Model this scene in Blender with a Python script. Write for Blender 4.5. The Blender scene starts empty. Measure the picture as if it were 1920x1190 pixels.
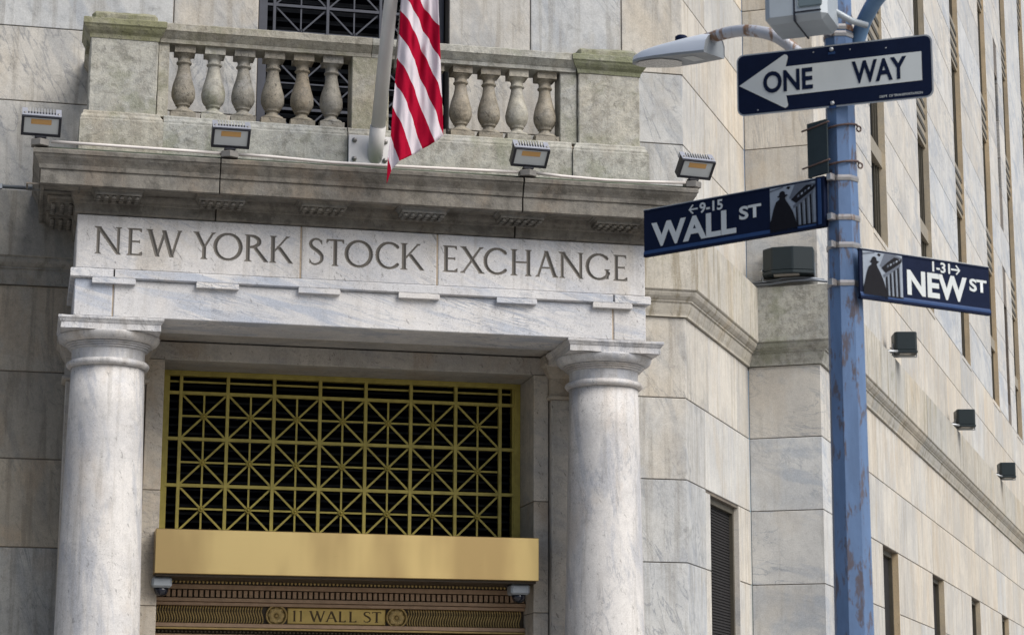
import bpy, bmesh, math, random
import numpy as np
from mathutils import Vector, Matrix
random.seed(7)
S = bpy.context.scene
COL = S.collection
R = math.radians

# ------------------------------------------------------------------ camera, world, sun, exposure
cam = bpy.data.cameras.new('camera'); camo = bpy.data.objects.new('camera', cam); COL.objects.link(camo)
_f = Vector((0.21507, 0.95638, 0.19769)); _r = Vector((0.97547, -0.22011, 0.00363)); _u = Vector((-0.04698, -0.19206, 0.98026))
camo.matrix_world = Matrix(((_r.x, _u.x, -_f.x, 0), (_r.y, _u.y, -_f.y, 0), (_r.z, _u.z, -_f.z, 1.6), (0, 0, 0, 1)))
cam.sensor_fit = 'HORIZONTAL'; cam.sensor_width = 36; cam.lens = 76.0
cam.clip_start = 0.1; cam.clip_end = 2000
cam.dof.use_dof = True; cam.dof.focus_distance = 22.0; cam.dof.aperture_fstop = 8.0
S.camera = camo
SUN_AZ, SUN_EL = R(-50), R(46)        # azimuth from +X towards +Y (world), elevation
wd = bpy.data.worlds.new('World'); S.world = wd; wd.use_nodes = True
wn = wd.node_tree.nodes; wl_ = wd.node_tree.links
sky = wn.new('ShaderNodeTexSky'); sky.sky_type = 'NISHITA'; sky.sun_disc = False
sky.sun_elevation = SUN_EL; sky.sun_rotation = R(90) - SUN_AZ
sky.dust_density = 3.0; sky.ozone_density = 1.0
wn['Background'].inputs['Strength'].default_value = 0.075
wl_.new(sky.outputs[0], wn['Background'].inputs['Color'])
sl = bpy.data.lights.new('sun', 'SUN'); sl.energy = 2.45; sl.angle = R(46); sl.color = (1.0, 0.97, 0.92)
so = bpy.data.objects.new('sun', sl); COL.objects.link(so)
sd = Vector((math.cos(SUN_EL) * math.cos(SUN_AZ), math.cos(SUN_EL) * math.sin(SUN_AZ), math.sin(SUN_EL)))
so.rotation_euler = sd.to_track_quat('Z', 'Y').to_euler(); so.location = (0, 0, 60)
S.view_settings.view_transform = 'Standard'; S.view_settings.look = 'None'
S.view_settings.exposure = 0.52; S.view_settings.gamma = 1.0
S.render.engine = 'CYCLES'
S.cycles.use_denoising = True
S.cycles.max_bounces = 6; S.cycles.diffuse_bounces = 4; S.cycles.caustics_reflective = False; S.cycles.caustics_refractive = False

# ------------------------------------------------------------------ materials
MATS = {}
class NT:
    def __init__(s, name):
        s.m = bpy.data.materials.new(name); s.m.use_nodes = True
        s.n = s.m.node_tree.nodes; s.l = s.m.node_tree.links
        s.b = s.n['Principled BSDF']; MATS[name] = s.m
    def node(s, t, **kw):
        n = s.n.new(t)
        for k, v in kw.items():
            if k.startswith('_'): setattr(n, k[1:], v)
            else: n.inputs[k.replace('__', ' ')].default_value = v
        return n
    def val(s, x):
        return x
    def link(s, a, b): s.l.new(a, b)
    def math(s, op, a, b=None, clamp=False):
        n = s.n.new('ShaderNodeMath'); n.operation = op; n.use_clamp = clamp
        for i, x in enumerate((a, b)):
            if x is None: continue
            if isinstance(x, (int, float)): n.inputs[i].default_value = x
            else: s.l.new(x, n.inputs[i])
        return n.outputs[0]
    def mix(s, fac, a, b, mode='MIX'):
        n = s.n.new('ShaderNodeMix'); n.data_type = 'RGBA'; n.blend_type = mode
        for sock, x in ((n.inputs[0], fac), (n.inputs[6], a), (n.inputs[7], b)):
            if isinstance(x, (int, float)): sock.default_value = x
            elif isinstance(x, tuple): sock.default_value = (*x, 1.0)
            else: s.l.new(x, sock)
        return n.outputs[2]
    def ramp(s, v, lo, hi):
        n = s.n.new('ShaderNodeMapRange'); n.clamp = True; n.interpolation_type = 'SMOOTHSTEP'
        s.l.new(v, n.inputs[0]); n.inputs[1].default_value = lo; n.inputs[2].default_value = hi
        return n.outputs[0]
    def noise(s, vec, scale, detail=4, rough=0.55, dist=0.0):
        n = s.n.new('ShaderNodeTexNoise'); n.inputs['Scale'].default_value = scale
        n.inputs['Detail'].default_value = detail; n.inputs['Roughness'].default_value = rough
        n.inputs['Distortion'].default_value = dist
        s.l.new(vec, n.inputs['Vector']); return n.outputs['Fac']
    def mapping(s, vec, rot=(0, 0, 0), scale=(1, 1, 1), loc=(0, 0, 0)):
        n = s.n.new('ShaderNodeMapping'); n.inputs['Rotation'].default_value = rot
        n.inputs['Scale'].default_value = scale; n.inputs['Location'].default_value = loc
        s.l.new(vec, n.inputs['Vector']); return n.outputs[0]
    def coords(s, rnd=True):
        g = s.n.new('ShaderNodeNewGeometry'); p = g.outputs['Position']
        if not rnd: return p, None
        oi = s.n.new('ShaderNodeObjectInfo'); r = oi.outputs['Random']
        c = s.n.new('ShaderNodeCombineXYZ')
        s.l.new(s.math('MULTIPLY', r, 37.0), c.inputs[0]); s.l.new(s.math('MULTIPLY', r, 91.0), c.inputs[1]); s.l.new(s.math('MULTIPLY', r, 53.0), c.inputs[2])
        a = s.n.new('ShaderNodeVectorMath'); s.l.new(p, a.inputs[0]); s.l.new(c.outputs[0], a.inputs[1])
        return a.outputs[0], r
    def bump(s, h, strength, dist=0.01):
        n = s.n.new('ShaderNodeBump'); n.inputs['Strength'].default_value = strength; n.inputs['Distance'].default_value = dist
        s.l.new(h, n.inputs['Height']); s.l.new(n.outputs[0], s.b.inputs['Normal'])

def stone(name, base, vein=(.30, .33, .38), vein_amt=.5, vein_scale=1.1, rot=(0, .5, 0), stretch=(1, 1, 5),
          warm=(.42, .35, .26), warm_amt=.3, streak_amt=.25, streak_col=(.22, .20, .17), soot=.0, soot_col=(.07, .068, .06),
          moss=.0, moss_col=(.16, .17, .07), var=.12, rough=.62, pits=.35, bump=.25, mott=.12, soot_scale=3.2):
    t = NT(name); v, r = t.coords()
    # per stone tone
    tone = t.math('ADD', 1.0 - var / 2, t.math('MULTIPLY', r, var))
    c = t.mix(t.ramp(t.noise(v, 1.1, 6, .62, .5), .40, .62), base, tuple(x * y for x, y in zip(base, (.80, .815, .845))))
    # soft clouds and sharp veins of the marble, running the way the block was cut
    vv = t.mapping(t.mapping(v, rot), (0, 0, 0), stretch)
    n1 = t.noise(vv, vein_scale, 8, .62, 1.0)
    soft = t.ramp(n1, .49, .63)
    c = t.mix(t.math('MULTIPLY', soft, vein_amt * .75), c, vein)
    n2 = t.noise(vv, vein_scale * 1.6, 7, .58, 1.8)
    d = t.math('ABSOLUTE', t.math('SUBTRACT', n2, .5))
    thin = t.math('SUBTRACT', 1.0, t.ramp(d, .0, .030))
    msk = t.ramp(t.noise(v, .8, 3), .44, .60)
    c = t.mix(t.math('MULTIPLY', thin, t.math('MULTIPLY', msk, vein_amt)), c, tuple(x * .72 for x in vein))
    # warm iron bloom
    c = t.mix(t.math('MULTIPLY', t.ramp(t.noise(t.mapping(v, (0, 0, 0), (1, 1, .5)), 1.7, 6, .62, .3), .50, .66), warm_amt), c, warm)
    # rain streaks
    st = t.noise(t.mapping(v, (0, 0, 0), (7, 7, .40)), 1.5, 6, .62)
    c = t.mix(t.math('MULTIPLY', t.ramp(st, .50, .66), streak_amt), c, streak_col)
    # mottled weathering
    mt = t.noise(v, 11, 8, .72, .2)
    c = t.mix(t.math('MULTIPLY', t.ramp(mt, .47, .66), mott), c, tuple(x * .42 for x in base))
    c = t.mix(t.math('MULTIPLY', t.ramp(mt, .50, .34), mott * .6), c, tuple(min(.9, x * 1.35) for x in base))
    if soot:
        so_ = t.ramp(t.noise(v, soot_scale, 10, .70, .3), .60 - .20 * soot, .72 - .16 * soot)
        c = t.mix(t.math('MULTIPLY', so_, min(1, .35 + soot * .55)), c, soot_col)
    if moss:
        mo = t.ramp(t.noise(v, 2.1, 8, .66, .2), .58 - .20 * moss, .70 - .14 * moss)
        c = t.mix(t.math('MULTIPLY', mo, min(1, .3 + .6 * moss)), c, moss_col)
    # pits and specks
    p1 = t.noise(v, 42, 3, .7)
    pit = t.ramp(p1, .585, .635)
    c = t.mix(t.math('MULTIPLY', pit, t.math('MULTIPLY', t.ramp(t.noise(v, 1.7, 3), .46, .56), pits)), c, tuple(x * .28 for x in base))
    fine = t.ramp(t.noise(v, 85, 4, .7), .32, .68)
    c = t.mix(.22, c, t.mix(fine, tuple(x * .50 for x in base), tuple(min(.95, x * 1.35) for x in base)))
    fl = t.noise(t.mapping(t.mapping(v, (0, .5, 0)), (0, 0, 0), (2.2, 2.2, .7)), 13, 3, .6, .4)
    c = t.mix(t.math('MULTIPLY', t.ramp(fl, .655, .69), min(1.0, pits)), c, tuple(x * .25 for x in base))
    r2 = t.math('FRACT', t.math('MULTIPLY', r, 7.31))
    c = t.mix(1.0, c, t.mix(r2, (1.0 + var * .35, 1.0, 1.0 - var * .6), (1.0 - var * .35, 1.0 - var * .12, 1.0 + var * .12)), 'MULTIPLY')
    tn = t.n.new('ShaderNodeMix'); tn.data_type = 'RGBA'; tn.blend_type = 'MULTIPLY'; tn.inputs[0].default_value = 1.0
    t.link(c, tn.inputs[6]); t.link(tone, tn.inputs[7])
    t.link(tn.outputs[2], t.b.inputs['Base Color'])
    t.b.inputs['Roughness'].default_value = rough
    t.b.inputs['Specular IOR Level'].default_value = .35
    h = t.math('ADD', t.math('MULTIPLY', t.noise(v, 22, 7, .68), 1.0), t.math('MULTIPLY', p1, .5))
    t.bump(h, bump, .008)
    return t.m

stone('front_marble', (.53, .525, .51), vein=(.24, .265, .31), vein_amt=.8, vein_scale=1.4, rot=(0, .45, 0), stretch=(1.5, 1.5, .38), streak_amt=.55, streak_col=(.20, .18, .15), warm=(.41, .35, .26), warm_amt=.42, soot=.16, pits=.22, mott=.25, var=.13)
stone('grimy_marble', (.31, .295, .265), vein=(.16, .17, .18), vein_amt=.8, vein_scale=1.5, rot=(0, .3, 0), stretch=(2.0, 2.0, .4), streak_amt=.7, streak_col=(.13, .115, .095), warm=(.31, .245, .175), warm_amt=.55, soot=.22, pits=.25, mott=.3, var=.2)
stone('portico_marble', (.70, .695, .70), vein=(.30, .37, .50), vein_amt=.95, vein_scale=2.2, rot=(0, -.24, 0), stretch=(.22, 1, 2.2), warm=(.50, .43, .35), warm_amt=.22, streak_amt=.14, var=.06, pits=.5, mott=.12)
stone('frieze_marble', (.68, .675, .68), vein=(.40, .45, .55), vein_amt=.6, vein_scale=1.8, rot=(0, -.45, 0), stretch=(.4, 1, 2.0), warm=(.49, .42, .31), warm_amt=.42, streak_amt=.32, streak_col=(.27, .245, .21), var=.06, pits=.6, mott=.16)
stone('column_marble', (.64, .63, .625), vein=(.31, .34, .41), vein_amt=.9, vein_scale=1.5, rot=(0, .12, 0), stretch=(2.2, 2.2, .5), warm=(.52, .445, .37), warm_amt=.5, streak_amt=.4, var=.05, pits=.5, soot=.10, mott=.22)
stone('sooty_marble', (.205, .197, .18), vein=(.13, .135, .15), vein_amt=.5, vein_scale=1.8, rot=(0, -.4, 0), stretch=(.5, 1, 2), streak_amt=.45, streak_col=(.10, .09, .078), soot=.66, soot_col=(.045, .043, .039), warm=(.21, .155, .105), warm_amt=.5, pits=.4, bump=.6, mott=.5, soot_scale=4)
stone('mossy_marble', (.42, .41, .365), vein_amt=.3, streak_amt=.45, soot=.42, soot_col=(.09, .086, .068), moss=.40, moss_col=(.15, .165, .085), warm=(.31, .255, .175), warm_amt=.4, pits=.45, bump=1.0, mott=.7, soot_scale=6)
stone('ledge_marble', (.54, .515, .46), vein=(.38, .37, .36), vein_amt=.4, vein_scale=1.6, rot=(0, .05, 0), stretch=(2.5, 2.5, .22), warm=(.45, .37, .25), warm_amt=.55, streak_amt=.8, streak_col=(.19, .155, .09), soot=.16, soot_col=(.08, .075, .055), moss=.12, moss_col=(.20, .20, .08), var=.10, pits=.4, mott=.25)
stone('baluster_marble', (.29, .27, .23), vein_amt=.3, streak_amt=.45, soot=.42, soot_col=(.07, .064, .052), moss=.15, moss_col=(.13, .135, .08), warm=(.26, .205, .135), warm_amt=.45, pits=.9, bump=1.0, mott=.7, soot_scale=7)
stone('algae_marble', (.34, .34, .26), vein_amt=.2, streak_amt=.35, soot=.45, soot_col=(.08, .08, .055), moss=.70, moss_col=(.15, .165, .06), warm_amt=.1, pits=.8, bump=.9, mott=.5, soot_scale=5)
stone('side_marble', (.61, .585, .54), vein=(.37, .38, .41), vein_amt=.6, vein_scale=1.5, rot=(0, .05, 0), stretch=(2.5, 2.5, .22), warm=(.49, .41, .31), warm_amt=.5, streak_amt=.55, streak_col=(.32, .27, .20), var=.14, pits=.1, mott=.18)
stone('pier_marble', (.61, .605, .59), vein=(.29, .34, .42), vein_amt=.8, vein_scale=1.5, rot=(0, -.3, 0), stretch=(.45, .45, 1.5), warm=(.50, .44, .36), warm_amt=.35, streak_amt=.3, var=.12, pits=.15, mott=.16)
stone('soffit_marble', (.50, .465, .415), vein=(.27, .28, .31), vein_amt=.65, vein_scale=1.5, rot=(0, -.3, 0), stretch=(.5, 1, 1.6), warm=(.37, .275, .18), warm_amt=.6, streak_amt=.3, pits=.6, mott=.28)
stone('mortar', (.17, .145, .12), vein_amt=.1, warm_amt=.4, streak_amt=.3, var=.0)
stone('tan_mortar', (.50, .40, .29), vein_amt=.1, warm_amt=.3, streak_amt=.3, var=.0, mott=.4)
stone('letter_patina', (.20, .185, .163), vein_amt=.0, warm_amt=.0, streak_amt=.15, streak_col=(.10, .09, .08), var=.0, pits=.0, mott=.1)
stone('jamb_stone', (.60, .50, .36), vein_amt=.2, warm_amt=.4, streak_amt=.3, var=.2)
stone('pavement_stone', (.38, .37, .355), vein_amt=.1, var=.1)

def plain(name, col, rough=.5, metal=0.0, nscale=6.0, namt=.25, nstretch=(1, 1, 1), rust=0.0, rust_col=(.16, .075, .035), bump=.0, spec=.5, dirt_scale=2.5):
    t = NT(name); v, r = t.coords()
    n = t.noise(t.mapping(v, (0, 0, 0), nstretch), nscale, 5, .6)
    c = t.mix(t.math('MULTIPLY', t.ramp(n, .3, .75), namt), col, tuple(x * .45 for x in col))
    if rust:
        rr = t.ramp(t.noise(t.mapping(v, (0, 0, 0), (3, 3, .8)), dirt_scale, 8, .66, .3), .62 - .22 * rust, .72 - .22 * rust)
        c = t.mix(rr, c, rust_col)
        t.link(t.math('MULTIPLY_ADD' if False else 'MULTIPLY', t.math('SUBTRACT', 1.0, rr), metal), t.b.inputs['Metallic'])
    else:
        t.b.inputs['Metallic'].default_value = metal
    t.link(c, t.b.inputs['Base Color'])
    t.b.inputs['Specular IOR Level'].default_value = spec
    t.link(t.math('ADD', rough - .08, t.math('MULTIPLY', n, .2)), t.b.inputs['Roughness'])
    if bump: t.bump(t.noise(v, 30, 4, .6), bump, .004)
    return t.m

plain('grille_gold', (.42, .35, .085), .45, .25, 9, .5, spec=.4)
plain('grille_iron', (.060, .066, .085), .5, .3, 9, .3)
plain('dark_glass', (.006, .008, .012), .35, 0, 3, .2, spec=.12)
plain('blind_slat', (.0035, .004, .006), .95, 0, 12, .4, spec=.0)
t = NT('brushed_brass'); v, r = t.coords()
n = t.noise(t.mapping(v, (0, 0, 0), (.6, .6, 60)), 3.0, 3, .6)
n2 = t.noise(t.mapping(v, (0, 0, 0), (1.1, .8, .3)), 1.5, 3, .5)
t.link(t.mix(t.ramp(n2, .36, .64), (.80, .60, .27), (.55, .39, .18)), t.b.inputs['Base Color'])
t.b.inputs['Metallic'].default_value = 1.0
t.link(t.math('ADD', .24, t.math('MULTIPLY', n, .14)), t.b.inputs['Roughness'])
t.bump(n, .04, .001)
plain('bronze', (.40, .27, .175), .45, .3, 14, .4, spec=.5)
plain('bronze_dark', (.060, .045, .030), .5, .4, 20, .4)
plain('bronze_gold', (.46, .33, .13), .42, .35, 16, .45)
plain('brass_plate', (.58, .42, .13), .42, .35, 8, .4)
plain('letter_bronze', (.10, .065, .03), .5, .4, 12, .3)
plain('white_paint', (.72, .72, .73), .45, 0, 8, .12)
plain('pole_paint', (.66, .655, .64), .42, 0, 5, .22, nstretch=(1, 1, .3))
plain('bolt_steel', (.33, .32, .31), .4, .7, 40, .4)
plain('flag_red', (.34, .005, .028), .85, 0, 30, .15, spec=.05)
plain('flag_white', (.62, .57, .62), .85, 0, 30, .08, spec=.05)
plain('fixture_black', (.016, .018, .028), .45, .1, 20, .2)
plain('fixture_grey', (.42, .44, .50), .38, .5, 12, .2)
plain('fixture_silver', (.55, .56, .58), .35, .6, 12, .2)
plain('fixture_base', (.24, .23, .215), .5, .2, 12, .3)
plain('led_lens', (.58, .62, .64), .3, 0, 6, .08, spec=.4)
plain('led_chip', (.62, .36, .13), .4, 0, 6, .15)
plain('conduit_white', (.74, .70, .67), .45, 0, 5, .2)
plain('conduit_grey', (.16, .18, .21), .4, .5, 5, .3)
plain('copper_green', (.135, .175, .125), .6, 0, 5, .5)
plain('flood_black', (.015, .024, .029), .42, .1, 10, .2, spec=.35)
plain('flood_glass', (.42, .40, .37), .2, 0, 8, .3)
plain('galvanised', (.40, .42, .44), .4, .75, 14, .3)
plain('pole_blue', (.135, .22, .39), .40, .2, 8, .4, nstretch=(2, 2, .4), rust=.46, rust_col=(.095, .085, .105), bump=.25, dirt_scale=7.5)
plain('band_steel', (.45, .43, .42), .35, .8, 20, .4, rust=.25)
plain('rusty_wire', (.13, .085, .075), .6, .3, 20, .4)
plain('arm_paint', (.55, .57, .62), .45, .2, 8, .2, rust=.62, rust_col=(.25, .15, .09), dirt_scale=5)
plain('arm_blue', (.16, .29, .48), .45, .2, 10, .3, nstretch=(2, 2, .6))
plain('lamp_shell', (.74, .79, .86), .32, .1, 4, .12)
plain('lamp_under', (.30, .33, .36), .45, .2, 12, .2)
plain('lamp_lens', (.50, .50, .46), .25, 0, 60, .5)
plain('sign_navy', (.006, .012, .038), .6, 0, 30, .25, spec=.1)
plain('sign_white', (.60, .64, .65), .5, 0, 10, .10, spec=.3)
plain('sign_edge', (.44, .46, .48), .4, .5, 20, .2)
plain('sign_blue_lip', (.020, .055, .16), .5, 0, 30, .2, spec=.25)
plain('print_black', (.008, .008, .012), .6, 0, 30, .3, spec=.15)
plain('print_grey', (.12, .14, .18), .5, 0, 30, .3, spec=.2)
plain('print_pale', (.31, .36, .43), .5, 0, 14, .35, spec=.2)
plain('cabinet_grey', (.43, .48, .52), .4, .15, 6, .15)
plain('cabinet_dark', (.17, .22, .24), .4, .2, 6, .2)
plain('plate_green', (.035, .050, .055), .5, .2, 10, .4, spec=.3)
plain('window_bronze', (.10, .09, .068), .5, .3, 12, .4)
plain('spandrel_metal', (.36, .32, .25), .5, .2, 6, .3)
plain('louver_grey', (.024, .023, .024), .7, .1, 10, .3, spec=.2)
plain('paving', (.27, .26, .25), .85, 0, 3, .3)
plain('cctv_grey', (.30, .33, .36), .4, .1, 10, .2)
plain('cctv_dome', (.010, .012, .022), .08, 0, 10, .1, spec=.6)
plain('rope', (.30, .29, .27), .8, 0, 60, .4)

# ------------------------------------------------------------------ mesh helpers
class MB:
    def __init__(s): s.v = []; s.f = []; s.mi = []; s.sm = []
    def add(s, verts, faces, mi=0, smooth=False):
        o = len(s.v); s.v += [tuple(x) for x in verts]
        s.f += [tuple(i + o for i in f) for f in faces]; s.mi += [mi] * len(faces); s.sm += [smooth] * len(faces)
    def box(s, x0, x1, y0, y1, z0, z1, mi=0):
        s.add([(x0, y0, z0), (x1, y0, z0), (x1, y1, z0), (x0, y1, z0), (x0, y0, z1), (x1, y0, z1), (x1, y1, z1), (x0, y1, z1)],
              [(3, 2, 1, 0), (4, 5, 6, 7), (0, 1, 5, 4), (1, 2, 6, 5), (2, 3, 7, 6), (3, 0, 4, 7)], mi)
    def prism(s, poly, z0, z1, mi=0):
        n = len(poly)
        s.add([(x, y, z0) for x, y in poly] + [(x, y, z1) for x, y in poly],
              [tuple(range(n - 1, -1, -1)), tuple(range(n, 2 * n))] + [(i, (i + 1) % n, n + (i + 1) % n, n + i) for i in range(n)], mi)
    def bar(s, a, b, w, h, up=(0, 0, 1), mi=0):
        a = Vector(a); b = Vector(b); d = (b - a).normalized(); u = Vector(up)
        x = d.cross(u)
        if x.length < 1e-5: x = d.cross(Vector((0, 1, 0)))
        x.normalize(); y = x.cross(d).normalized()
        vs = []
        for p in (a, b):
            for sx, sy in ((-1, -1), (1, -1), (1, 1), (-1, 1)): vs.append(p + x * (sx * w / 2) + y * (sy * h / 2))
        s.add(vs, [(3, 2, 1, 0), (4, 5, 6, 7), (0, 1, 5, 4), (1, 2, 6, 5), (2, 3, 7, 6), (3, 0, 4, 7)], mi)
    def lathe(s, prof, cx=0, cy=0, n=32, mi=0, smooth=True, a0=0.0, cap=True):
        m = len(prof); vs = []
        for r, z in prof:
            for i in range(n):
                a = a0 + 2 * math.pi * i / n; vs.append((cx + r * math.cos(a), cy + r * math.sin(a), z))
        fs = [(j * n + i, j * n + (i + 1) % n, (j + 1) * n + (i + 1) % n, (j + 1) * n + i) for j in range(m - 1) for i in range(n)]
        s.add(vs, fs, mi, smooth)
        if cap:
            o = len(s.v) - m * n
            s.f += [tuple(o + i for i in range(n - 1, -1, -1)), tuple(o + (m - 1) * n + i for i in range(n))]; s.mi += [mi] * 2; s.sm += [False] * 2
    def tube(s, path, rad, n=10, mi=0, smooth=True):
        P = [Vector(p) for p in path]; m = len(P); vs = []
        ref = Vector((0, 0, 1))
        for i, p in enumerate(P):
            d = (P[min(i + 1, m - 1)] - P[max(i - 1, 0)]).normalized()
            x = d.cross(ref)
            if x.length < .05: x = d.cross(Vector((0, 1, 0)))
            x.normalize(); y = x.cross(d)
            r = rad[i] if isinstance(rad, (list, tuple)) else rad
            for k in range(n):
                a = 2 * math.pi * k / n; vs.append(p + x * (r * math.cos(a)) + y * (r * math.sin(a)))
        fs = [(j * n + i, j * n + (i + 1) % n, (j + 1) * n + (i + 1) % n, (j + 1) * n + i) for j in range(m - 1) for i in range(n)]
        s.add(vs, fs, mi, smooth); o = len(s.v) - m * n
        s.f += [tuple(o + i for i in range(n - 1, -1, -1)), tuple(o + (m - 1) * n + i for i in range(n))]; s.mi += [mi] * 2; s.sm += [False] * 2
    def sweep(s, path, prof, mi=0, cuts=None):
        # path: plan polyline, the outside on its right hand; prof: (offset outwards, z)
        P = [Vector(p) for p in path]; m = len(P); k = len(prof); vs = []
        def nr(a, b):
            d = (b - a).normalized(); return Vector((d.y, -d.x))
        for i, p in enumerate(P):
            n1 = nr(P[i - 1], p) if i else None; n2 = nr(p, P[i + 1]) if i < m - 1 else None
            if n1 is None: o = n2
            elif n2 is None: o = n1
            else: o = (n1 + n2) / (1 + n1.dot(n2))
            for q, z in prof: vs.append((p.x + o.x * q, p.y + o.y * q, z))
        fs = [(j * k + i, j * k + i + 1, (j + 1) * k + i + 1, (j + 1) * k + i) for j in range(m - 1) for i in range(k - 1)]
        fs += [(j * k + k - 1, j * k, (j + 1) * k, (j + 1) * k + k - 1) for j in range(m - 1)]
        fs += [tuple(range(k - 1, -1, -1)), tuple((m - 1) * k + i for i in range(k))]
        s.add(vs, fs, mi)
    def mesh(s, name, mats, bevel=0.0, fix=True):
        me = bpy.data.meshes.new(name); me.from_pydata(s.v, [], s.f)
        for m in mats: me.materials.append(MATS[m])
        me.polygons.foreach_set('material_index', s.mi); me.polygons.foreach_set('use_smooth', s.sm)
        if bevel or fix:
            bm = bmesh.new(); bm.from_mesh(me)
            if fix: bmesh.ops.recalc_face_normals(bm, faces=bm.faces)
            if bevel: bmesh.ops.bevel(bm, geom=[e for e in bm.edges if e.calc_face_angle(0) > .3], offset=bevel, segments=1, affect='EDGES')
            bm.to_mesh(me); bm.free()
        me.update(); return me

from mathutils import noise as mnoise
def worn(me, amp=.004, freq=9.0, cut=0.0, seed=0.0):
    """weather a mesh: shift its points along their normals by a fractal noise"""
    bm = bmesh.new(); bm.from_mesh(me)
    if cut:
        for _ in range(4):
            es = [e for e in bm.edges if e.calc_length() > cut]
            if not es: break
            bmesh.ops.subdivide_edges(bm, edges=es, cuts=max(1, min(8, int(max(e.calc_length() for e in es) / cut / 2))), use_grid_fill=True)
    bm.normal_update()
    for v in bm.verts:
        p = v.co * freq + Vector((seed, seed * 2, 0))
        n = mnoise.fractal(p, 1.0, 2.0, 3) ; k = mnoise.noise(p * .37 + Vector((5, 3, 1)))
        v.co += v.normal * (amp * n - (amp * 1.6 * max(0, k - .25) * 2))
    bmesh.ops.recalc_face_normals(bm, faces=bm.faces); bm.to_mesh(me); bm.free(); me.update(); return me
def fine(path, step=.07):
    o = [tuple(path[0])]
    for a, b in zip(path[:-1], path[1:]):
        a = Vector(a); b = Vector(b); n = max(1, int((b - a).length / step))
        o += [tuple(a + (b - a) * (i / n)) for i in range(1, n + 1)]
    return o
WL = {}
def obj(name, me, parent=None, loc=(0, 0, 0), rot=None):
    o = bpy.data.objects.new(name, me); COL.objects.link(o)
    l = Vector(loc)
    if parent is not None:
        o.parent = parent; o.location = l - WL.get(parent.name, Vector((0, 0, 0)))
    else: o.location = l
    if rot: o.rotation_euler = rot
    WL[o.name] = l
    return o
def tag(o, label, cat, group=None):
    o['label'] = label; o['category'] = cat
    if group: o['group'] = group
    return o
def thing(name, label, cat, loc, group=None, rot=None, local=False):
    o = bpy.data.objects.new(name, None); COL.objects.link(o); o.location = loc; o.empty_display_size = .2
    if rot: o.rotation_euler = rot
    WL[o.name] = Vector((0, 0, 0)) if local else Vector(loc)      # local: children are given in the thing's own space
    return tag(o, label, cat, group)
def one(name, mb, mats, parent, bevel=0.0, loc=(0, 0, 0)):
    return obj(name, mb.mesh(name, mats, bevel), parent, loc)
def bx(name, parent, mat, x0, x1, y0, y1, z0, z1, bevel=.006):
    m = MB(); m.box(x0, x1, y0, y1, z0, z1); return one(name, m, [mat], parent, bevel)

# ------------------------------------------------------------------ ground
g = MB(); g.add([(-400, -400, 0), (400, -400, 0), (400, 400, 0), (-400, 400, 0)], [(0, 1, 2, 3)])
o = obj('ground', g.mesh('ground', ['paving'])); o['kind'] = 'structure'
# the setting-out of the building
YW = 22.45                                     # plane of the front wall
GA = 0.5420
D = Vector((math.sin(GA), math.cos(GA))); F = Vector((math.cos(GA), -math.sin(GA))); ND = Vector((D.y, -D.x))
C1 = Vector((7.01, YW)); C2 = C1 + D * 3.27; C3 = C2 + F * .905
pv = MB(); pv.sweep([(-60, 17.5), (9.0, 17.5), tuple(Vector((9.0, 17.5)) + D * 120)], [(-60, .0), (-60, .13), (0, .13), (.02, .11), (.02, 0)])
o = obj('pavement', pv.mesh('pavement', ['pavement_stone'])); o['kind'] = 'structure'
isl = MB(); isl.lathe([(1.6, 0), (1.6, .12), (1.57, .135)], 3.8, 9.6, 24)
o = obj('kerb_island', isl.mesh('kerb_island', ['pavement_stone'], 0)); o['kind'] = 'structure'

# ------------------------------------------------------------------ building
B = thing('stone_building', 'pale marble corner building with a columned entrance portico and carved frieze', 'building', (3.26, YW, 0))
class Frame:
    def __init__(s, o, u, n): s.o = o; s.u = u; s.n = n
    def p(s, u, w, z): q = s.o + s.u * u + s.n * w; return (q.x, q.y, z)
FR = Frame(Vector((0, YW)), Vector((1, 0)), Vector((0, -1)))
SI = Frame(C1, D, ND); FA = Frame(C2, F, -D); ST = Frame(C3, D, ND)
def backing(name, fr, us, zs, holes, depth, mat, parent, w=-.016):
    """a wall sheet with openings: front faces plus the reveals of the openings, no faces in common"""
    us = sorted(set(us + [h[0] for h in holes] + [h[1] for h in holes])); zs = sorted(set(zs + [h[2] for h in holes] + [h[3] for h in holes]))
    def inh(u, z): return any(h[0] < u < h[1] and h[2] < z < h[3] for h in holes)
    m = MB()
    for i in range(len(us) - 1):
        for j in range(len(zs) - 1):
            if inh((us[i] + us[i + 1]) / 2, (zs[j] + zs[j + 1]) / 2): continue
            m.add([fr.p(us[i], w, zs[j]), fr.p(us[i + 1], w, zs[j]), fr.p(us[i + 1], w, zs[j + 1]), fr.p(us[i], w, zs[j + 1])], [(0, 1, 2, 3)])
    for h in holes:
        a, b, c, d = h[:4]
        q = [(a, c), (b, c), (b, d), (a, d)]
        for k in range(4):
            (u0, z0), (u1, z1) = q[k], q[(k + 1) % 4]
            m.add([fr.p(u0, w, z0), fr.p(u1, w, z1), fr.p(u1, w - depth, z1), fr.p(u0, w - depth, z0)], [(0, 1, 2, 3)])
    a, b, c, d = us[0], us[-1], zs[0], zs[-1]
    m.add([fr.p(a, w - depth - .01, c), fr.p(b, w - depth - .01, c), fr.p(b, w - depth - .01, d), fr.p(a, w - depth - .01, d)], [(0, 1, 2, 3)])
    return obj(name, m.mesh(name, [mat], fix=False), parent)
G = .006   # half a joint
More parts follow.
